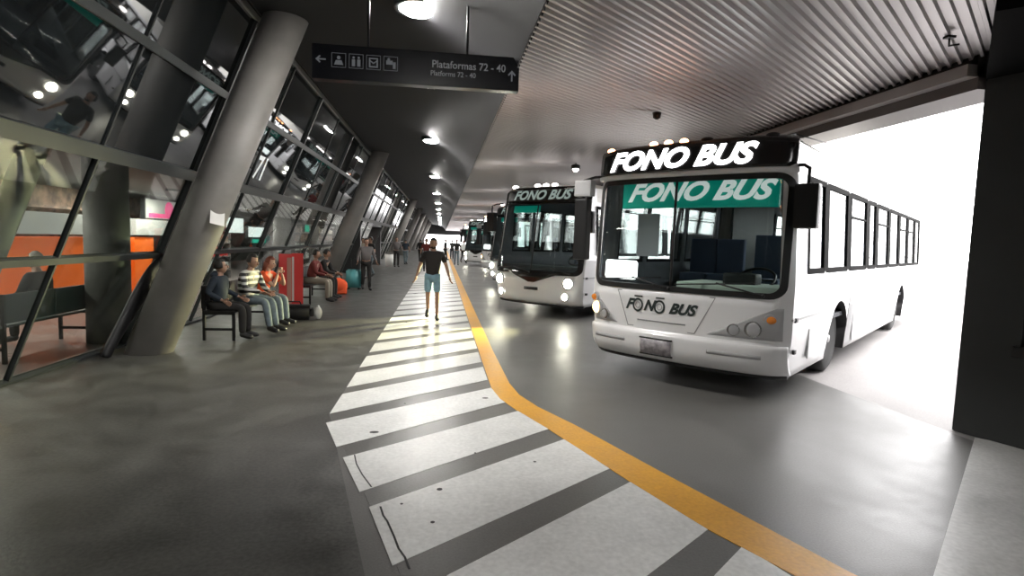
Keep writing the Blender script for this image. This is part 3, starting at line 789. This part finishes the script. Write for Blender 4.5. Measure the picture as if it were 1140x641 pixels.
        # headlamp panels
        for sd in (1, -1):
            def span(z, sd=sd):
                # trapezoid growing toward the outside and upwards
                zb, zt = .70, 1.06
                t = (z - zb) / (zt - zb); inner = (.42 if sd > 0 else .78) + t * (.72 if sd > 0 else .40)
                return (inner, 1.20) if sd > 0 else (-1.20, -inner)
            hp = patch('headlamp_panel', span, .70, 1.06, .006, M['busgrey'], nx=10, nz=10)
            for (u, z, r, mm) in ((.92, .81, .082, 'lens'), (.72, .785, .062, 'lens'), (1.08, .93, .055, 'amber')):
                u *= sd
                if sd < 0: mm = {'amber': 'amber', 'lens': 'lens'}[mm]
                if sd < 0 and r == .082: u, z = -1.12, .86; mm = 'head_y'
                if sd < 0 and r == .055: u, z = -1.17, .99
                if sd < 0 and r == .062: u = -.98
                bm = bmesh.new(); p = S(u, z, .0); t_ = S(u, z, .03); rod(bm, p, t_, r * 1.12, r * 1.1, n=24); lo = obj('headlamp' if mm != 'amber' else 'turn_lamp', bm, M['chrome'] if mm == 'lens' else M['busgrey'], hp)
                bm = bmesh.new(); ball(bm, S(u, z, .022), r, 18, (1, .35, 1) if mm != 'amber' else (1.25, .4, .8)); obj('lens', bm, M[mm], lo)
        # bumper
        bp = patch('bumper', lambda z: (-1.235, 1.235), .30, .64, .03, M['buswhite'], nx=24, nz=8, th=.04)
        patch('bumper_groove', lambda z: (.45, 1.02), .485, .53, .034, M['busgrey'], bp, nz=1, th=.006)
        patch('bumper_groove', lambda z: (-1.12, -.62), .485, .53, .034, M['busgrey'], bp, nz=1, th=.006)
        pl = patch('number_plate', lambda z: (-.38, .02), .37, .56, .055, M['plate'], bp, nz=2, nx=4, th=.01)
        patch('plate_rim', lambda z: (-.395, .035), .355, .372, .056, M['black'], pl, nz=1, nx=4, th=.01)
        patch('plate_rim', lambda z: (-.395, .035), .56, .576, .056, M['black'], pl, nz=1, nx=4, th=.01)
        patch('lower_lip', lambda z: (-1.22, 1.22), .255, .295, .015, M['black'], nx=24, nz=1, th=.05)
    else:
        dk = ring_('front_mask', rr_outline(-1.24, 1.24, wz0 - .05, TOP - .06, .14), rr_outline(-1.15, 1.15, wz0 + .03, wz1 - .03, .11), .018, M['black_gloss'], th=.03)
        hd = patch('display_box', rr_span(-1.10, 1.10, 2.66, 2.93, .05), 2.66, 2.93, .03, M['black'], dk, nx=20)
        surf_text('FONO BUS', .30, -.03, 2.79, .045, M['letter_g'], 'display_letters', hd, shear=.35, bold=.010, sx=1.1)
        patch('mask_chin', lambda z: (-(.08 + (z - .78) * 3.0), .08 + (z - .78) * 3.0), .78, 1.02, .02, M['black_gloss'], dk, nx=8)
        patch('grille', lambda z: (-.20, .20), .60, .67, .01, M['black'], nx=4, nz=1)
        for sd in (-1, 1):
            for (u, z, r) in ((.98, .80, .11), (.92, .50, .075)):
                bm = bmesh.new(); rod(bm, S(sd * u, z, 0), S(sd * u, z, .035), r * 1.15, n=20); lo = obj('headlamp', bm, M['chrome'], root)
                bm = bmesh.new(); ball(bm, S(sd * u, z, .03), r, 16, (1, .4, 1)); obj('lens', bm, M['head'], lo)
        for u in (-1.05, -.25, .0, .25, 1.05):
            bm = bmesh.new(); p = S(u, TOP - .04) + Vector((0, .04, .03)); ball(bm, p, .05, 12, (1.7, 1, .8)); obj('marker_lamp', bm, M['marker_w'], root)
        patch('lower_lip', lambda z: (-1.22, 1.22), .255, .295, .015, M['black'], nx=24, nz=1, th=.05)
        obj('inner_panel', B((.15, .75, 1.6, 1.64, 1.5, 2.3)), M['green'] if False else M['bench_g'], root)
        patch('sun_shade', lambda z: (-.9, -.1), 2.40, 2.56, -.07, M['teal'], nx=8, th=.01)
    return root

HB = math.radians(49.5)
def place_bus(root, ox, oy, h=HB, W=2.56):
    lx_, ly_ = -math.cos(h), math.sin(h)
    root.location = (ox + lx_ * W / 2, oy + ly_ * W / 2, 0); root.rotation_euler = (0, 0, -h)
busA = make_bus('a', 'city_bus', 'nearest white city bus with brightly lit display above a teal sun shade')
place_bus(busA, 3.78, 5.66, math.radians(48.3))
busA['group'] = 'buses parked in the bays'
busB = make_bus('b', 'city_bus', 'second bus, white with black front and four lit headlamps')
place_bus(busB, 3.10, 12.15, math.radians(47)); busB['group'] = 'buses parked in the bays'
c = copy_tree(busB); place_bus(c, 3.45, 19.2); c['label'] = 'third bus in the row, half hidden behind the black fronted bus'
far = [('a', 3.75, 28.0, 'white bus farther back showing its pale front, left of the third bus'), ('b', 3.2, 36.5, 'distant green and white bus left of the pale one'),
       ('a', 3.4, 45, 'farthest bus in the row near the end of the platform')]
for s, x, y, lb in far:
    c = copy_tree(busA if s == 'a' else busB); place_bus(c, x, y); c['label'] = lb
c = copy_tree(busA); place_bus(c, 3.80, -1.45); c['label'] = 'white bus seen only as a reflection in the dark upper glass'

# ------------------------------------------------------------------ people
def skin_mesh(verts, edges, root=0, sub=1):
    me = bpy.data.meshes.new('s'); me.from_pydata([v[0] for v in verts], edges, [])
    o = bpy.data.objects.new('s', me); C.objects.link(o)
    sk = o.modifiers.new('k', 'SKIN'); sk.use_smooth_shade = True
    for i, v in enumerate(verts):
        r = v[1]; me.skin_vertices[0].data[i].radius = r if isinstance(r, tuple) else (r, r)
        me.skin_vertices[0].data[i].use_root = (i == root)
    if sub:
        s = o.modifiers.new('u', 'SUBSURF'); s.levels = sub; s.render_levels = sub
    dg = bpy.context.evaluated_depsgraph_get(); dg.update()
    r = bpy.data.meshes.new_from_object(o.evaluated_get(dg)); bpy.data.objects.remove(o)
    return r
def bm_of(me): 
    bm = bmesh.new(); bm.from_mesh(me); bpy.data.meshes.remove(me); return bm
V = Vector
def pose_stand(stride=0., arms=.10, armf=(0, 0), elbow=(0, 0), lean=0.):
    J = dict(pel=V((0, 0, .94)), sp=V((0, -lean * .3, 1.10)), ch=V((0, -lean * .7, 1.30)), nb=V((0, -lean, 1.45)), nk=V((0, -lean - .01, 1.51)), hd=V((0, -lean - .025, 1.60)))
    for s, sd in ((1, 'L'), (-1, 'R')):
        k = 0 if s > 0 else 1; st = stride * s
        J['sh' + sd] = V((s * .185, -lean, 1.41)); J['el' + sd] = V((s * (.235 + arms * .5), -lean + .03 - armf[k], 1.14))
        J['wr' + sd] = V((s * (.25 + arms), -lean - armf[k] * 1.6 - elbow[k], .91 + elbow[k] * .6))
        J['hp' + sd] = V((s * .095, 0, .90)); 
        J['kn' + sd] = V((s * .10, -st * .5 - .02 - (.08 if st < 0 else 0), .50)); J['an' + sd] = V((s * .10, -st, .085 + (.09 if st < 0 else 0)))
        J['to' + sd] = J['an' + sd] + V((s * .015, -.15, -.05 - (.08 if st < 0 else 0)))
    return J
def pose_sit(lean=.06, knee=.45, hands='lap', spread=.12, foot=0., headf=.03):
    J = dict(pel=V((0, 0, .54)), sp=V((0, -lean * .2, .68)), ch=V((0, -lean * .7, .88)), nb=V((0, -lean, 1.03)), nk=V((0, -lean - .015, 1.09)), hd=V((0, -lean - headf, 1.18)))
    for s, sd in ((1, 'L'), (-1, 'R')):
        J['sh' + sd] = V((s * .18, -lean, .99))
        if hands == 'lap':
            J['el' + sd] = V((s * .24, -lean - .08, .74)); J['wr' + sd] = V((s * .10, -lean - .30, .68))
        elif hands == 'face':
            J['el' + sd] = V((s * .20, -lean - .24, .76)); J['wr' + sd] = V((s * .07, -lean - .26, 1.0))
        elif hands == 'back':
            J['el' + sd] = V((s * .30, -lean + .05, .78)); J['wr' + sd] = V((s * .30, -lean - .2, .66))
        J['hp' + sd] = V((s * .09, 0, .53)); J['kn' + sd] = V((s * spread, -knee, .53)); J['an' + sd] = V((s * spread, -knee - foot, .085))
        J['to' + sd] = J['an' + sd] + V((s * .02, -.15, -.05))
    return J
def hand_bm(bm, wr, el, s, curl=.5):
    d = (wr - el).normalized(); side = V((0, -1, 0)); side = (side - d * side.dot(d)).normalized(); nrm = d.cross(side) * s
    palm = wr + d * .05
    m = skin_mesh([(tuple(wr - d * .01), (.020, .024)), (tuple(palm), (.016, .034)), (tuple(wr + d * .085), (.013, .036))], [(0, 1), (1, 2)])
    t = bm_of(m); merge(bm, t)
    for k, (o_, l) in enumerate(((.027, .072), (.009, .080), (-.009, .074), (-.027, .058))):
        b = wr + d * .085 + side * o_; p1 = b + d * l * .45 + nrm * -.004 - nrm * curl * .012; p2 = p1 + (d * .8 - nrm * curl * .8).normalized() * l * .35; p3 = p2 + (d * .4 - nrm * curl).normalized() * l * .25
        m = skin_mesh([(tuple(b - d * .012), .0095), (tuple(p1), .0088), (tuple(p2), .008), (tuple(p3), .007)], [(0, 1), (1, 2), (2, 3)], sub=0)
        merge(bm, bm_of(m))
    b = wr + d * .025 + side * .026; p1 = b + (d * .6 + side * .8).normalized() * .035; p2 = p1 + (d + side * .25).normalized() * .03
    m = skin_mesh([(tuple(b - side * .01), .012), (tuple(p1), .0105), (tuple(p2), .008)], [(0, 1), (1, 2)], sub=0); merge(bm, bm_of(m))
def head_bm(bm, hd, tilt=0., turn=0.):
    t = bmesh.new(); bmesh.ops.create_uvsphere(t, u_segments=20, v_segments=14, radius=1)
    for v in t.verts:
        x, y, z = v.co; f = 1.
        z2 = z * .122
        w = .078 - (.020 * max(0, -z) ** 1.3)
        dpt = .098 if y > 0 else .092 - .012 * max(0, -z)
        v.co = V((x * w, y * dpt + (.012 if z > 0 else -.006 * -z), z2))
        # eye sockets and brow
        if y < -.55 and .02 < z < .30 and .15 < abs(x) < .6: v.co.y += .010
        if y < -.75 and abs(x) < .3 and z < -.85: v.co.y -= .006
    for f in t.faces: f.smooth = True
    mt = Matrix.Translation(hd) @ Matrix.Rotation(turn, 4, 'Z') @ Matrix.Rotation(tilt, 4, 'X')
    # nose, ears, lips
    n = bmesh.new(); rod(n, (0, -.086, .022), (0, -.108, -.028), .007, .014, n=8); ball(n, (0, -.104, -.030), .014, 8)
    for s in (-1, 1): ball(n, (s * .078, .006, -.005), .026, 8, (.35, .7, 1.15))
    ball(n, (0, -.088, -.062), .016, 8, (1.5, .5, .4))
    for v in n.verts: pass
    merge(t, n); merge(bm, t, 0, mt)
    return mt
def person(name_label, J, loc, rz, shirt, legs, hair, skin='skin', shoes='shoe', sleeve=.5, shorts=False, hair_long=False, tilt=.0, turn=0., scale=1., hands=True, extra=None, group=None, hood=False, beard=False, shirt_low=0):
    root = thing('person', name_label, 'person', loc, rz, group)
    root.scale = (scale,) * 3
    vs = []; ix = {}; ed = []
    def add(k, p, r): ix[k] = len(vs); vs.append((tuple(p), r))
    add('pel', J['pel'], (.125, .095)); add('sp', J['sp'], (.115, .085)); add('ch', J['ch'], (.14, .10)); add('nb', J['nb'], (.075, .06)); add('nk', J['nk'], .052); add('h0', J['hd'] + V((0, .01, -.03)), .05)
    ed += [(0, 1), (1, 2), (2, 3), (3, 4), (4, 5)]
    for sd in 'LR':
        add('sh' + sd, J['sh' + sd], .052); add('el' + sd, J['el' + sd], .039); mid = (J['el' + sd] * .6 + J['wr' + sd] * .4); add('fa' + sd, mid, .037); add('wr' + sd, J['wr' + sd], .025)
        ed += [(ix['ch'], ix['sh' + sd]), (ix['sh' + sd], ix['el' + sd]), (ix['el' + sd], ix['fa' + sd]), (ix['fa' + sd], ix['wr' + sd])]
        add('hp' + sd, J['hp' + sd], .082); add('th' + sd, J['hp' + sd] * .6 + J['kn' + sd] * .4, .075); add('kn' + sd, J['kn' + sd], .052)
        add('ca' + sd, J['kn' + sd] * .65 + J['an' + sd] * .35 + V((0, .015, 0)), .052); add('an' + sd, J['an' + sd], .034); add('to' + sd, J['to' + sd], .030)
        ed += [(0, ix['hp' + sd])] + [(ix[a + sd], ix[b + sd]) for a, b in (('hp', 'th'), ('th', 'kn'), ('kn', 'ca'), ('ca', 'an'), ('an', 'to'))]
    bm = bm_of(skin_mesh(vs, ed))
    mt = head_bm(bm, J['hd'] + V((0, 0, .02)), tilt, turn)
    if hands:
        for s, sd in ((1, 'L'), (-1, 'R')): hand_bm(bm, J['wr' + sd], J['fa' + sd] if 'fa' + sd in J else J['el' + sd], s)
    body = obj('body', bm, M[skin], root, True)
    # shirt
    vs2 = [(tuple(J['pel'] + V((0, 0, .03 if shirt_low == 0 else -shirt_low))), (.175, .135)), (tuple(J['sp']), (.165, .125)), (tuple(J['ch']), (.182, .132)), (tuple(J['nb'] + V((0, 0, .012))), (.085, .075))]
    ed2 = [(0, 1), (1, 2), (2, 3)]
    for sd in 'LR':
        a = len(vs2); vs2.append((tuple(J['sh' + sd]), .068)); ed2.append((2, a))
        if sleeve <= .6: vs2.append((tuple(J['sh' + sd].lerp(J['el' + sd], .75)), .060)); ed2.append((a, a + 1))
        else:
            vs2.append((tuple(J['el' + sd]), .054)); vs2.append((tuple(J['el' + sd].lerp(J['wr' + sd], .93)), .040)); ed2 += [(a, a + 1), (a + 1, a + 2)]
    sh = obj('shirt', bm_of(skin_mesh(vs2, ed2)), shirt if isinstance(shirt, list) else M[shirt], root, True)
    if hood:
        bm = bmesh.new(); ball(bm, J['nb'] + V((0, .06, .02)), .11, 14, (1.1, .7, .7)); obj('hood', bm, M[shirt], sh)
    vs3 = [(tuple(J['pel'] + V((0, 0, .02))), (.145, .115))]; ed3 = []
    for sd in 'LR':
        a = len(vs3); vs3.append((tuple(J['hp' + sd]), .100)); ed3.append((0, a))
        if shorts: vs3 += [(tuple(J['hp' + sd].lerp(J['kn' + sd], .5)), .094), (tuple(J['hp' + sd].lerp(J['kn' + sd], .86)), .084)]; ed3 += [(a, a + 1), (a + 1, a + 2)]
        else: vs3 += [(tuple(J['kn' + sd]), .072), (tuple(J['kn' + sd].lerp(J['an' + sd], .5)), .064), (tuple(J['an' + sd] + V((0, 0, -.01))), .058)]; ed3 += [(a, a + 1), (a + 1, a + 2), (a + 2, a + 3)]
    obj('shorts' if shorts else 'trousers', bm_of(skin_mesh(vs3, ed3)), M[legs], root, True)
    for sd in 'LR':
        an, to = J['an' + sd], J['to' + sd]; heel = an + V((0, .045, -.035)); 
        d = (to - an)
        m = skin_mesh([(tuple(heel + V((0, 0, .01))), (.044, .052)), (tuple(an + V((0, .0, .0))), (.050, .058)), (tuple(an.lerp(to, .55) + V((0, 0, -.01))), (.052, .05)), (tuple(to + V((0, -.035, .008))), (.048, .036))], [(0, 1), (1, 2), (2, 3)])
        obj('shoe', bm_of(m), M[shoes], root, True)
    # hair
    bm = bmesh.new(); t = bmesh.new(); bmesh.ops.create_uvsphere(t, u_segments=20, v_segments=14, radius=1)
    kill = [v for v in t.verts if (v.co.y < -.35 and v.co.z < .52) or v.co.z < -.35]
    bmesh.ops.delete(t, geom=kill, context='VERTS')
    for v in t.verts:
        k = 1 + random.uniform(-.03, .05); v.co = V((v.co.x * .088 * k, v.co.y * .106 * k + .012, v.co.z * .132 * k + .004))
    bmesh.ops.solidify(t, geom=list(t.faces), thickness=.012)
    for f in t.faces: f.smooth = True
    if hair_long:
        for k in range(10):
            a = PI * (k / 9) ; x = .085 * math.cos(a); y = .02 + .08 * math.sin(a)
            rod(t, (x, y, .0), (x * 1.25, y * 1.1, -.20 + .02 * math.sin(5 * k)), .028, .016, n=8)
    merge(bm, t, 0, mt); obj('hair', bm, M[hair], root)
    if beard:
        bm = bmesh.new(); ball(bm, (0, 0, 0), .045, 12, (1.2, .8, .7)); 
        b = obj('beard', bm, M['hair'], root); b.matrix_local = mt @ Matrix.Translation((0, -.052, -.072))
    bm = bmesh.new()
    for s in (-1, 1): ball(bm, (s * .030, -.083, .012), .0095, 8)
    t = bmesh.new(); merge(t, bm, 0, mt); obj('eye', t, M['black'], root)
    return root

# main walker
J = pose_stand(stride=.17, arms=.10, armf=(.05, .0), elbow=(.02, .02))
person('man in charcoal tee and pale blue denim shorts walking along the striped path', J, (-.17, 12.08, .0), 0, 'tee', 'denim', 'hair', 'skin2', shorts=True, sleeve=.5, beard=True, scale=.985, tilt=.05, shirt_low=.07)
# striped jumper material
sm = bpy.data.materials.new('striped_knit'); sm.use_nodes = True; nt = sm.node_tree
w = nt.nodes.new('ShaderNodeTexWave'); w.bands_direction = 'Z'; w.inputs['Scale'].default_value = 3.2; w.inputs['Distortion'].default_value = .6
rp = nt.nodes.new('ShaderNodeValToRGB'); rp.color_ramp.elements[0].position = .55; rp.color_ramp.elements[0].color = (.012, .012, .014, 1); rp.color_ramp.elements[1].position = .62; rp.color_ramp.elements[1].color = (.5, .5, .48, 1)
tcn = nt.nodes.new('ShaderNodeTexCoord'); nt.links.new(tcn.outputs['Object'], w.inputs['Vector']); nt.links.new(w.outputs['Fac'], rp.inputs['Fac']); nt.links.new(rp.outputs['Color'], nt.nodes['Principled BSDF'].inputs['Base Color'])
M['striped'] = sm

RX = PI / 2
person('person in dark navy hoodie slumped at the near end of the first bench', pose_sit(lean=.02, hands='back', knee=.44, spread=.10), (-3.52, 9.50, .02), RX - .1, 'navy', 'blackc', 'hair', 'skin2', sleeve=1, hood=True, tilt=-.15, turn=.5, scale=.95)
person('person in black and white striped jumper and grey jeans on the first bench', pose_sit(lean=.10, hands='lap', knee=.46, spread=.09, foot=.08, headf=.05), (-3.36, 10.28, .02), RX - .35, 'striped', 'jeans', 'hair', 'skin2', sleeve=1, tilt=.2)
person('person with long auburn hair, hand to face, pale jeans, beside the striped jumper', pose_sit(lean=.16, hands='face', knee=.46, spread=.11, foot=.05, headf=.07), (-3.36, 11.05, .02), RX - .25, 'orange_c', 'jeans', 'hair_r', sleeve=.5, hair_long=True, tilt=.25, scale=.95)
person('person in maroon jacket and beige trousers seated beyond the red stands', pose_sit(lean=.12, hands='lap', knee=.46, spread=.12, foot=.0), (-3.30, 14.95, .02), RX - .1, 'maroon', 'beige', 'hair', 'skin2', sleeve=1, tilt=.1)
person('person in black seated at the far end of the second bench', pose_sit(lean=.22, hands='lap', knee=.44, spread=.12), (-3.30, 15.75, .02), RX - .1, 'blackc', 'blackc', 'hair', 'skin2', sleeve=1, tilt=.4)
person('grey haired person in black seated with back to the glass inside the hall', pose_sit(lean=.04, hands='lap'), (-5.62, 8.75, .02), -RX, 'blackc', 'blackc', 'hair_g', sleeve=1)
person('person in dark jacket standing beside the teal suitcase', pose_stand(stride=.10, arms=.06, armf=(.03, .05), elbow=(.1, .1)), (-2.38, 18.5, 0), .3, 'greyc', 'blackc', 'hair', 'skin2', sleeve=1, scale=.95)
crowd = [(-3.9, 29.0, .5, 'beige', 'blackc', 'person in beige top standing in the entrance'), (-4.4, 30.6, 2.2, 'maroon', 'navy', 'person in maroon top just inside the entrance'),
         (-2.9, 24.0, -.8, 'blackc', 'jeans', 'person in black walking out of the entrance past the second column'),
         (-2.6, 33.5, .3, 'greyc', 'blackc', 'person in grey waiting beyond the entrance'), (-2.3, 37, 2.8, 'navy', 'jeans', 'person in navy farther along the glass wall'),
         (-1.5, 41, 3.0, 'blackc', 'blackc', 'distant person in black near the third column'), (-.8, 30, 0.2, 'maroon', 'blackc', 'distant person in maroon walking behind the man in shorts'),
         (1.0, 38, 0, 'blackc', 'jeans', 'distant person in black by the farther buses'), (1.6, 42, .4, 'fascia', 'blackc', 'distant person in pale top by the farther buses'),
         (.9, 50, 0, 'greyc', 'navy', 'distant person in grey near the far end of the platform'), (.3, 47, 1.2, 'blackc', 'blackc', 'distant person in black near the farthest bus')]
for i, (x, y, rz, a, b, lb) in enumerate(crowd):
    person(lb, pose_stand(stride=.12 * (i % 3), arms=.05, armf=(.04, 0), elbow=(.05, .02)), (x, y, 0), rz, a, b, 'hair', 'skin2', sleeve=1 if i % 2 else .5, hands=False, scale=.94 + .02 * (i % 4))

# ------------------------------------------------------------------ benches
def bench(label, x, y0, y1, faces=1, panel='bench'):
    s = thing('bench', label, 'bench', (x, y0, 0)); w = y1 - y0
    for yy in (0, w - .04):
        bm = B((-.24, -.20, yy, yy + .04, 0, .86), (.20, .24, yy, yy + .04, 0, .45), (-.22, .22, yy, yy + .04, .41, .45), (-.22, .22, yy, yy + .04, .16, .20))
        obj('leg_frame', bm, M['bench'], s)
    obj('seat', B((-.22, .24, -.02, w + .02, .44, .475), bev=.01), M[panel], s)
    n = max(1, round(w / .9))
    for k in range(n):
        obj('backrest', B((-.26, -.22, k * w / n + .01, (k + 1) * w / n - .01, .50, .86), bev=.012), M[panel], s)
    if faces < 0: s.rotation_euler = (0, 0, PI); s.location = (x, y1, 0)
    return s
bench('black steel bench nearest on the platform under three seated people', -3.45, 9.30, 11.5)
bench('black steel bench farther along beyond the red stands', -3.40, 14.3, 16.6)
bench('dark green backed bench inside the hall behind the near glass', -5.52, 7.55, 9.35, -1, 'bench_g')

# ------------------------------------------------------------------ luggage and stands
s = thing('duffel_bag', 'black duffel bag lying on the floor in front of the red stands', 'bag', (-2.93, 11.75, 0), .12)
bm = B((-.38, .38, -.17, .17, 0, .30)); bmesh.ops.bevel(bm, geom=list(bm.edges), offset=.07, segments=4, affect='EDGES'); obj('body', bm, M['blackc'], s, True)
obj('handle', rods([(-.15, 0, .29), (-.12, 0, .36), (.12, 0, .36), (.15, 0, .29)], .012), M['blackc'], s)
s = thing('white_bundle', 'small round white bundle at the right end of the black bag', 'bundle', (-2.46, 11.80, 0))
bm = bmesh.new(); ball(bm, (0, 0, .13), .09, 16, (.85, .9, 1.45)); obj('wrap', bm, M['shoew'], s)
bm = bmesh.new(); ball(bm, (0, 0, .26), .03, 8); obj('knot', bm, M['shoew'], s)
for k, (x, y, lb) in enumerate(((-3.35, 12.75, 'left tall red stand with pale strip behind the black bag'), (-3.25, 13.35, 'right tall red stand next to the seated maroon jacket'))):
    s = thing('info_stand', lb, 'stand', (x, y, 0), -1.15 + .1 * k)
    obj('panel', B((-.03, .03, -.13, .13, .12, 1.28), bev=.012), M['red'], s)
    obj('strip', B((.03, .04, .03, .12, .2, 1.2)) if k == 0 else B((.03, .04, -.12, -.08, .2, 1.2)), M['redp'] if k == 0 else M['shoew'], s)
    obj('base', B((-.16, .16, -.16, .16, 0, .03), bev=.008), M['frame'], s)
    for q in (-.09, .09): obj('leg', rods([(0, q, .03), (0, q, .14)], .018), M['frame'], s)
s = thing('suitcase', 'teal upright suitcase beside the standing person in dark jacket', 'suitcase', (-2.78, 18.7, 0), -.1)
bm = B((-.24, .24, -.13, .13, .06, .64)); bmesh.ops.bevel(bm, geom=list(bm.edges), offset=.04, segments=3, affect='EDGES'); obj('shell', bm, M['tealc'], s, True)
obj('handle', rods([(-.12, .08, .62), (-.12, .08, 1.0), (.12, .08, 1.0), (.12, .08, .62)], .012), M['frame'], s)
for q in (-.17, .17): obj('wheel', rods([(q, -.1, .03), (q, .1, .03)], .035), M['rubber'], s)
s = thing('travel_bag', 'orange red travel bag on the floor beyond the second bench', 'bag', (-3.0, 17.1, 0), .3)
bm = bmesh.new(); ball(bm, (0, 0, .24), .25, 18, (1.1, .8, .95)); box(bm, -.24, .24, -.16, .16, 0, .25, bev=.06); obj('body', bm, M['orange_c'], s, True)
obj('strap', rods([(-.12, 0, .42), (-.06, 0, .56), (.06, 0, .56), (.12, 0, .42)], .014), M['blackc'], s)
s = thing('rubbish_bin', 'white bin standing by the third leaning column', 'bin', (-3.1, 34.5, 0))
obj('tub', lathe([(.22, 0), (.27, .75), (.25, .75), (.21, .05)], 20), M['paper'], s, True); obj('rim', lathe([(.27, .74), (.29, .74), (.29, .79), (.25, .79)], 20), M['greyc'], s, True)
# dark curved brace at foot of nearest column
ctrl = [Vector(p) for p in ((-4.48, 7.95, -.35), (-4.40, 8.0, 0), (-4.27, 8.2, .42), (-4.14, 8.42, .82), (-4.02, 8.66, 1.14), (-3.88, 8.95, 1.28), (-3.74, 9.15, 1.20), (-3.66, 9.25, .92), (-3.64, 9.3, .6))]
def cr(p0, p1, p2, p3, t): return .5 * ((2 * p1) + (p2 - p0) * t + (2 * p0 - 5 * p1 + 4 * p2 - p3) * t * t + (3 * p1 - p0 - 3 * p2 + p3) * t ** 3)
pts = []
for i in range(1, len(ctrl) - 2):
    for k in range(8): pts.append(cr(ctrl[i - 1], ctrl[i], ctrl[i + 1], ctrl[i + 2], k / 8))
bm = bmesh.new(); prev = None
for i, p in enumerate(pts):
    d = (pts[min(i + 1, len(pts) - 1)] - pts[max(i - 1, 0)]).normalized(); sx = d.cross(Vector((1, 0, 0))).normalized(); sy = d.cross(sx).normalized()
    tt = i / (len(pts) - 1); w_ = .075 + .10 * math.sin(PI * min(1, tt * 1.1)) ** 2
    ring_v = [bm.verts.new(p + sx * w_ * math.cos(2 * PI * k / 14) + sy * .06 * math.sin(2 * PI * k / 14)) for k in range(14)]
    if prev:
        for k in range(14): bm.faces.new((prev[k], prev[(k + 1) % 14], ring_v[(k + 1) % 14], ring_v[k])).smooth = True
    else: bm.faces.new(ring_v)
    prev = ring_v
bm.faces.new(prev)
o = obj('steel_brace', bm, M['black'], None); tag(o, 'black curved brace arching beside the foot of the nearest column', 'brace')

# ------------------------------------------------------------------ lights
w = bpy.data.worlds.new('world'); SC.world = w; w.use_nodes = True
bg = w.node_tree.nodes['Background']; bg.inputs['Color'].default_value = (1, .985, .985, 1); bg.inputs['Strength'].default_value = 4.2
# headlamp beams of the second bus
def spot(loc, to, e, ang, col, r=.05):
    l = bpy.data.lights.new('headlamp_beam', 'SPOT'); l.energy = e; l.spot_size = math.radians(ang); l.spot_blend = .7; l.color = col; l.shadow_soft_size = r
    o = bpy.data.objects.new('headlamp_beam', l); C.objects.link(o); o.location = loc
    o.rotation_euler = (Vector(to) - Vector(loc)).to_track_quat('-Z', 'Y').to_euler(); return o
for u in (-.98, .98):
    mw = Matrix.Translation(busB.location) @ Matrix.Rotation(-math.radians(46), 4, 'Z')
    p = mw @ Vector((u, -.40, .80)); q = mw @ Vector((u, -7.0, .0))
    spot(p, q, 1300, 40, (1, .95, .50))
SC.view_settings.view_transform = 'Standard'; SC.view_settings.look = 'None'; SC.view_settings.gamma = 1; SC.view_settings.use_curve_mapping = False
SC.view_settings.exposure = 1.03
